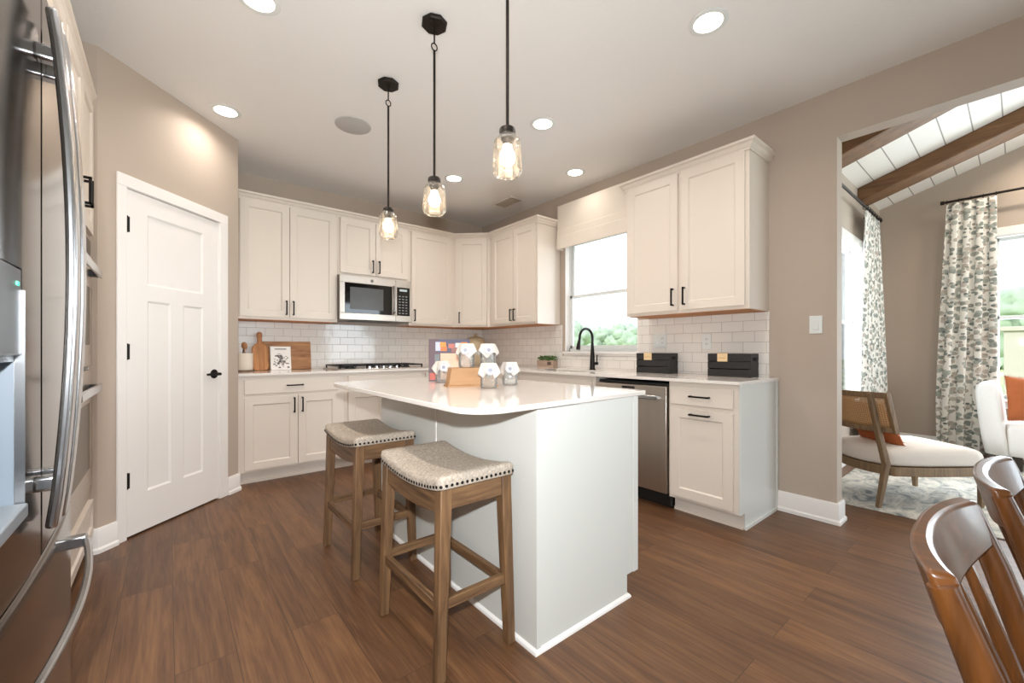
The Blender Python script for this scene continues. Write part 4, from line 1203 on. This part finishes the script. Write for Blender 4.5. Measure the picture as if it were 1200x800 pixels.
# ================================================================== lights
def pendant(label, x, y, zb):
    r = thing('pendant_light', label, 'lamp', (x, y, HC), 0, 'glass jar pendants over the island')
    b = zb - HC
    cn = MB().lathe([(0, 0), (.062, 0), (.066, -.004), (.066, -.016), (.060, -.022), (.012, -.024), (.010, -.034), (0, -.034)], 8).build('canopy', M_BRONZE, r, ang=.3)
    for a in (.8, 3.9): MB().sphere((.042 * math.cos(a), .042 * math.sin(a), -.0225), .005, 5).build('screw', M_BRONZE, cn)
    MB().tube([(.016 * math.cos(2 * PI * k / 16), 0, -.125 + .018 * math.sin(2 * PI * k / 16)) for k in range(16)], .0032, 8, closed=True).cyl((0, 0, -.034), (0, 0, -.108), .0042, n=8).build('loop', M_BRONZE, r)
    MB().cyl((0, 0, -.143), (0, 0, b + .188), .0062, n=12).build('rod', M_BRONZE, r)
    MB().lathe([(0, .190), (.012, .190), (.015, .186), (.029, .183), (.032, .177), (.032, .159), (.030, .157), (.026, .157), (.026, .140), (.020, .134), (.017, .118), (0, .118)], 24, T(0, 0, b)).build('socket_cap', M_BRONZE, r)
    MB().lathe([(.0335, .158), (.0345, .154), (.036, .149), (.046, .142), (.0525, .130), (.054, .115), (.0585, .024), (.0575, .014), (.046, .0), (.044, .002), (.0555, .016), (.0565, .025), (.052, .115), (.0505, .129), (.045, .139), (.0345, .147), (.032, .152), (.032, .158)], 12, T(0, 0, b)).build('glass_shade', M_PEND, r, ang=.35)
    MB().lathe([(0, .036), (.012, .039), (.024, .049), (.030, .064), (.029, .080), (.020, .102), (.0155, .118), (.0155, .126), (0, .126)], 24, T(0, 0, b)).build('bulb', M_BULB, r)
    return r


pendant('glass jar pendant hanging farthest back, over the cooktop end of the island', -2.216, -2.123, 1.800)
pendant('middle glass jar pendant of the three over the island', -2.232, -2.732, 1.790)
pendant('nearest and largest looking glass jar pendant, over the front of the island', -2.248, -3.341, 1.785)


def can(label, x, y, power=6.8):
    r = thing('recessed_light', label, 'light', (x, y, HC), 0, 'recessed ceiling lights')
    MB().lathe([(.092, 0), (.092, -.003), (.086, -.006), (.068, -.004), (.066, 0)], 40).build('trim_ring', M_VINYL, r)
    MB().lathe([(.0665, -.001), (.0665, -.0035), (0, -.0035)], 40).build('lens', M_LENS, r)
    l = area('lamp_glow', (0, 0, -.012), (0, 0, 0), .12, .12, power, (1, .92, .84), math.radians(150), 'DISK'); l.parent = r


can('round recessed ceiling light in front of the pantry door', -2.962, -1.113, 3.2)
can('recessed ceiling light cut by the top edge above the pantry', -2.94, -2.322)
can('recessed ceiling light above the refrigerator end of the kitchen', -2.95, -3.55)
can('largest recessed ceiling light near the wide opening', -1.163, -3.612)
can('recessed ceiling light just right of the nearest pendant', -1.153, -2.393)
can('recessed ceiling light just right of the middle pendant', -1.14, -1.143)
can('recessed ceiling light in front of the window shade', -.34, -1.978, 1.5)
def slope_can(label, x, y):
    r = thing('recessed_light', label, 'light', (x, y, cz(y) - .001), 0, 'recessed sunroom lights'); r.rotation_euler = (-math.atan(SL), 0, 0)
    MB().lathe([(.092, 0), (.092, -.003), (.086, -.006), (.068, -.004), (.066, 0)], 40).build('trim_ring', M_VINYL, r)
    MB().lathe([(.0665, -.001), (.0665, -.0035), (0, -.0035)], 40).build('lens', M_LENS, r)
    l = area('lamp_glow', (0, 0, -.012), (0, 0, 0), .12, .12, 13, (1, .88, .74), math.radians(160), 'DISK'); l.parent = r


slope_can('recessed sunroom light near the far curtain wall', 2.85, -4.78)
slope_can('recessed sunroom light between the two ceiling beams', 1.75, -4.95)
o = MB().lathe([(0, 0), (.125, 0), (.125, -.004), (.118, -.007), (0, -.007)], 48).build('ceiling_speaker', mat('speaker_grille', '#b9b6b3', .7, vary=.03, scale=300)); o.location = (-2.216, -1.488, HC)
tag(o, 'round grey ceiling speaker grille left of the farthest pendant', 'speaker')
vt = thing('ceiling_vent', 'beige ceiling air vent near the back corner', 'vent', (-.33, -.97, HC), .0)
b = MB(); b.box(-.10, .10, -.17, -.15, -.008, 0).box(-.10, .10, .15, .17, -.008, 0).box(-.10, -.08, -.15, .15, -.008, 0).box(.08, .10, -.15, .15, -.008, 0)
b.build('frame', M_CEIL, vt)
b = MB()
for k in range(9): b.box(-.078, .078, -.145 + k * .0345, -.130 + k * .0345, -.006, 0)
b.build('louvers', mat('vent_beige', '#b9aa9a', .6), vt)

# ------------------------------------------------------------------ window shade over the sink
vs = thing('window_shade', 'off white fabric roman shade above the sink window', 'shade', (0, -1.985, 2.165), 0)
HY_ = .487
b = MB()
for k, (z0, z1, x) in enumerate([(.11, .46, -.078), (.05, .20, -.084), (0, .13, -.090)]):
    b.box(x - .006, x, -HY_, HY_, z0, z1)
b.build('fabric_panel', M_SHADE, vs, bevel=.004)
b = MB().box(-.078, -.002, HY_ - .006, HY_, .0, .46).box(-.078, -.002, -HY_, -HY_ + .006, .0, .46)
b.build('fabric_return', M_SHADE, vs)
MB().box(-.078, -.002, -HY_ + .006, HY_ - .006, .43, .46).build('headrail', M_SHADE, vs)

# ================================================================== sunroom
def curtain(name, label, axis, fixed, a0, a1, b0, b1, ztop, zbot, folds, amp, flip):
    """pleated drape; spans a0..a1 at the top and b0..b1 at the hem along x or y"""
    nu, nv = folds * 14, 40; m = MB(); full = 1.9 * abs(b1 - b0)
    rn = random.Random(folds)
    ph = [rn.uniform(-.5, .5) for _ in range(folds + 2)]

    def fn(u, v):
        z = ztop + (zbot - ztop) * v
        e = min(1, v * 1.25)
        s = (a0 + (a1 - a0) * u) * (1 - e) + (b0 + (b1 - b0) * u) * e
        k = u * folds; w = math.sin(2 * PI * k + .5 * math.sin(2.2 * v + ph[int(k)])) * (.55 + .45 * min(1, v * 3))
        s += .012 * math.sin(4 * PI * k + v * 3)
        d = flip * amp * w * (.6 + .4 * e)
        return Vector((s, fixed + d, z)) if axis == 'x' else Vector((fixed + d, s, z))
    m.grid(fn, nu, nv, uvfn=lambda u, v: (u * full, (1 - v) * (ztop - zbot)))
    o = m.build('drape', M_CURTAIN, None, solid=.003, ang=3)
    r = thing(name, label, 'curtain'); o.parent = r
    for k in range(folds + 1):
        u = (k + .0) / folds; s = a0 + (a1 - a0) * u
        pts = [(0, .022 * math.cos(2 * PI * q / 14), .022 * math.sin(2 * PI * q / 14) + ztop + .022) for q in range(14)]
        P = [(s, fixed + p[1], p[2]) if axis == 'x' else (fixed + p[1], s, p[2]) for p in pts]
        MB().tube(P, .0028, 6, closed=True).build('ring', M_BRONZE, r)
    return r


def rod(name, label, p0, p1, back):
    r = thing(name, label, 'curtain rod')
    MB().cyl(p0, p1, .0125, n=14).build('pole', M_BRONZE, r)
    d = (Vector(p1) - Vector(p0)).normalized()
    for p, s in ((Vector(p0), -1), (Vector(p1), 1)): MB().cyl(p, p + d * s * .03, .02, n=14).build('finial', M_BRONZE, r)
    for t in (.12, .88):
        q = Vector(p0).lerp(Vector(p1), t)
        MB().cyl(q, q + Vector(back), .007, n=8).build('bracket', M_BRONZE, r)


curtain('curtain', 'leaf print curtain panel in the far corner of the sunroom', 'x', -3.63, 2.13, 2.76, 1.98, 3.14, 2.515, .012, 6, .028, 1)
rod('curtain_rod', 'dark curtain rod along the sunroom side wall', (1.0, -3.63, 2.54), (2.80, -3.63, 2.54), (0, .10, 0))
curtain('curtain', 'leaf print curtain panel left of the far sunroom window', 'y', 3.27, -4.11, -4.46, -4.03, -4.49, 2.685, .012, 4, .03, 1)
rod('curtain_rod', 'dark curtain rod above the far sunroom window', (3.27, -4.09, 2.71), (3.27, -6.4, 2.71), (.13, 0, 0))
o = MB().box(.48, 3.05, -6.5, -3.64, 0, .008).build('area_rug', M_RUG, bevel=.003); tag(o, 'distressed grey and cream area rug in the sunroom', 'rug')


def pillow(label, loc, rot, s, thick, parent=None):
    r = thing('throw_pillow', label, 'pillow', loc)
    m = MB(); n = 22

    def f(sgn):
        def fn(u, v):
            a, b = u * 2 - 1, v * 2 - 1
            pin = 1 - .10 * (a * a) * (1 - abs(b)) ** 0 * (b * b < 2) * (1 - b * b) * 0
            x = a * s * (1 - .07 * (1 - b * b)) ; z = b * s * (1 - .07 * (1 - a * a))
            h = ((1 - a ** 4) * (1 - b ** 4)) ** .55 * thick
            h *= 1 + .10 * mnoise.noise(Vector((a * 2.5, b * 2.5, sgn * 3 + loc[0])))
            return Vector((x, sgn * h, z))
        return fn
    m.grid(f(1), n, n); m.grid(f(-1), n, n)
    bmesh.ops.remove_doubles(m.bm, verts=m.bm.verts, dist=.0008)
    m.build('pillow_body', M_RUST, r, ang=2)
    fg = MB(); rn = random.Random(4)
    for side in range(4):
        for k in range(26):
            t = -1 + 2 * (k + .5) / 26
            x, z, dx, dz = [(t, -1, 0, -1), (t, 1, 0, 1), (-1, t, -1, 0), (1, t, 1, 0)][side]
            sh = 1 - .07 * (1 - t * t)
            x_, z_ = (x * s, z * s * sh) if side < 2 else (x * s * sh, z * s)
            fg.tube([(x_, 0, z_), (x_ + dx * .012 + rn.uniform(-.006, .006), rn.uniform(-.006, .006), z_ + dz * .012), ], [.003, .0015], 4)
    f_ = fg.build('fringe', M_RUST, r); f_['kind'] = 'stuff'
    r.rotation_euler = rot
    return r


# cane back chair; local +x is forward
cc = thing('cane_back_chair', 'low armless chair with cane back and off white seat', 'chair', (.690, -3.825, .0085), -.668)
BK = lambda y: -.035 + .13 * (abs(y) / .29) ** 2.2       # plan curve of the back
lean = lambda z: .03 - .12 * max(0, (z - .30)) / .5
ys = [-.275 + .55 * k / 24 for k in range(25)]


def backband(z0, z1, th, m, ya=-.275, yb=.275, uv=False):
    b = MB(); rs = []
    for k in range(25):
        y = ya + (yb - ya) * k / 24
        x0_, x1_ = BK(y) + lean(z0), BK(y) + lean(z1)
        rs.append([Vector((x0_ - th / 2, y, z0)), Vector((x0_ + th / 2, y, z0)), Vector((x1_ + th / 2, y, z1)), Vector((x1_ - th / 2, y, z1))])
    b.rings(rs); return b


backband(.765, .805, .026, 0).build('top_rail', M_ASH, cc, bevel=.004)
backband(.525, .560, .024, 0).build('lower_rail', M_ASH, cc, bevel=.004)
cp = MB(); cp.grid(lambda u, v: Vector((BK(-.27 + .54 * u) + lean(.555 + .215 * v), -.27 + .54 * u, .555 + .215 * v)), 24, 6, uvfn=lambda u, v: (u * .6, v * .215))
cp.build('cane_panel', M_CANE, cc, solid=.004)
for y in (-.275, .275):
    MB().tube([(BK(y) + lean(z), y, z) for z in (.525, .66, .805)], 1, sq=(.03, .030), up=(1, 0, 0)).build('back_stile', M_ASH, cc, bevel=.004)
for y in (-.215, .215):
    MB().tube([(BK(y) - .045, y, 0), (BK(y) - .015, y, .15), (BK(y) + .012, y, .30), (BK(y) + lean(.55) - .020, y, .55), (BK(y) + lean(.79) - .018, y, .795)], [.75, .95, 1.1, .95, .85], sq=(.036, .034), up=(1, 0, 0)).build('rear_leg', M_ASH, cc, bevel=.004)
    MB().tube([(.70, y * 1.08, 0), (.70, y * 1.14, .285)], [.65, 1.15], sq=(.04, .04), up=(1, 0, 0)).build('front_leg', M_ASH, cc, bevel=.004)


def seatplan(g=0):
    P = []
    for k in range(13):
        y = -.25 - g + (.5 + 2 * g) * k / 12; P.append((BK(y) + .015 - g * .4, y))
    return P + [(.30, .275 + g), (.67 + g, .268 + g), (.715 + g, .245 + g), (.72 + g, -.245 - g), (.67 + g, -.268 - g), (.30, -.275 - g)][0:6]


fp = seatplan(0)
MB().prism(fp, .225, .288).build('seat_frame', M_ASH, cc, bevel=.004)
cx_, cy_ = .345, 0
rows = []
for sc_, z in ((.985, .289), (1.02, .30), (1.03, .34), (1.02, .375), (.97, .398), (.87, .412), (.6, .422), (.2, .425)):
    rows.append([Vector((cx_ + (x - cx_) * sc_, cy_ + (y - cy_) * sc_, z)) for x, y in fp])
MB().rings(rows).build('seat_cushion', M_LINEN, cc, sub=1, ang=2)
ca_, sa_ = math.cos(-.668), math.sin(-.668)
pillow('rust fringed pillow leaning on the cane chair back', (.690 + .135 * ca_, -3.825 + .135 * sa_, .565), (.50, 0, -.668 - PI / 2), .178, .05)

# ivory armchair by the far window, facing -y
ac = thing('armchair', 'ivory boucle armchair under the far sunroom window', 'chair', (2.9, -4.4, .0085))
b = MB()
for k in range(1):
    rows = []
    for z, yo, th in ((.135, -.075, .17), (.30, -.05, .175), (.50, -.03, .175), (.70, -.012, .17), (.755, -.008, .15), (.782, -.012, .10), (.79, -.02, .03)):
        ring = []
        for q in range(40):
            a = 2 * PI * q / 40; c_, s_ = math.cos(a), math.sin(a); e = 4.5
            X = math.copysign(abs(c_) ** (2 / e), c_) * .30; Y = math.copysign(abs(s_) ** (2 / e), s_) * th / 2
            ring.append(Vector((X, yo + .04 + Y - .05 + (-.10 * abs(X / .3) ** 2.5 if False else 0), z)))
        rows.append(ring)
    b.rings(rows)
b.build('backrest', M_IVORY, ac, ang=2)
rows = []
for z, g in ((.13, .02), (.14, .004), (.20, 0), (.37, 0), (.405, .008), (.425, .03), (.432, .07)):
    ring = []
    for q in range(40):
        a = 2 * PI * q / 40; c_, s_ = math.cos(a), math.sin(a); e = 6
        ring.append(Vector((math.copysign(abs(c_) ** (2 / e), c_) * (.305 - g), -.43 + math.copysign(abs(s_) ** (2 / e), s_) * (.31 - g), z)))
    rows.append(ring)
MB().rings(rows).build('seat', M_IVORY, ac, ang=2)
for x in (-.22, .22):
    for y in (-.64, -.20): MB().box(x - .03, x + .03, y - .03, y + .03, 0, .135).build('leg', mat('dark_walnut_leg', '#2f241c', .5) if 'dark_walnut_leg' not in MATS else MATS['dark_walnut_leg'], ac, bevel=.004)
pillow('rust pillow standing on the ivory armchair', (2.76, -4.70, .655), (-.18, .06, -.95), .205, .06)

# ================================================================== dining chairs
def dining_chair(label, loc, rz=0):
    r = thing('dining_chair', label, 'chair', loc, rz, 'curved back wooden dining chairs')
    HW = .212; rec = .30
    yl = lambda z: -(.80 - z) * rec            # recline: lower is nearer the seat
    cr = MB(); rs = []; n = 28
    for k in range(n + 1):
        t = -1 + 2 * k / n
        x = HW * math.sin(t * PI / 2 * .98) if False else HW * t
        y = .038 * (1 - abs(t) ** 2.4)
        dx, dy = 1, -.038 * 2.4 * abs(t) ** 1.4 * math.copysign(1, t) / HW
        nn = Vector((-dy, dx)).normalized()
        hgt = .098 - .022 * abs(t) ** 3; th = .030 - .006 * (1 - abs(t))
        ring = []
        for o_, z in ((-.5, .82 - hgt), (.5, .82 - hgt), (.5, .82), (-.5, .82)):
            ring.append(Vector((x + nn.x * o_ * th, y + nn.y * o_ * th + yl(z), z)))
        rs.append(ring)
    cr.rings(rs).build('crest_rail', M_CHAIRS, r, bevel=.007, seg=3)
    for sx in (-1, 1):
        MB().tube([(sx * HW, .004 + yl(.806), .806), (sx * (HW - .004), yl(.70), .70), (sx * (HW - .012), yl(.56), .56), (sx * (HW - .02), yl(.44), .44)], [.0155, .0195, .0205, .0165], 16).build('back_post', M_CHAIRW, r)
    for k in range(4):
        t = -.6 + .4 * k; y0 = .038 * (1 - abs(t) ** 2.4)
        MB().tube([(HW * t, y0 + yl(.735), .735), (HW * t * .93, y0 * .75 + yl(.6), .60), (HW * t * .85, y0 * .55 + yl(.44), .44)], [.008, .0115, .009], 10).build('spindle', M_CHAIRW, r)
    P = []
    for k in range(40):
        a = 2 * PI * k / 40; c_, s_ = math.cos(a), math.sin(a); e = 3.2
        P.append((math.copysign(abs(c_) ** (2 / e), c_) * .225 * (1 - .06 * s_), -.285 + math.copysign(abs(s_) ** (2 / e), s_) * .215))
    MB().prism(P, .425, .455).build('seat', M_CHAIRS, r, bevel=.008, seg=3)
    for sx in (-1, 1):
        for sy, y in ((1, -.13), (-1, -.45)):
            MB().tube([(sx * .165, y, .43), (sx * .185, y + sy * .02, .22), (sx * .205, y + sy * .045, 0)], [.014, .019, .012], 12).build('leg', M_CHAIRW, r)
        MB().cyl((sx * .183, -.115, .22), (sx * .183, -.465, .22), .010, n=10).build('stretcher', M_CHAIRW, r)
    MB().cyl((-.183, -.29, .22), (.183, -.29, .22), .010, n=10).build('stretcher', M_CHAIRW, r)
    return r


dining_chair('curved back wooden dining chair in the foreground, nearest the camera', (-2.302, -4.556, 0))
dining_chair('curved back wooden dining chair farther right, cut by the frame edge', (-1.752, -4.595, 0))
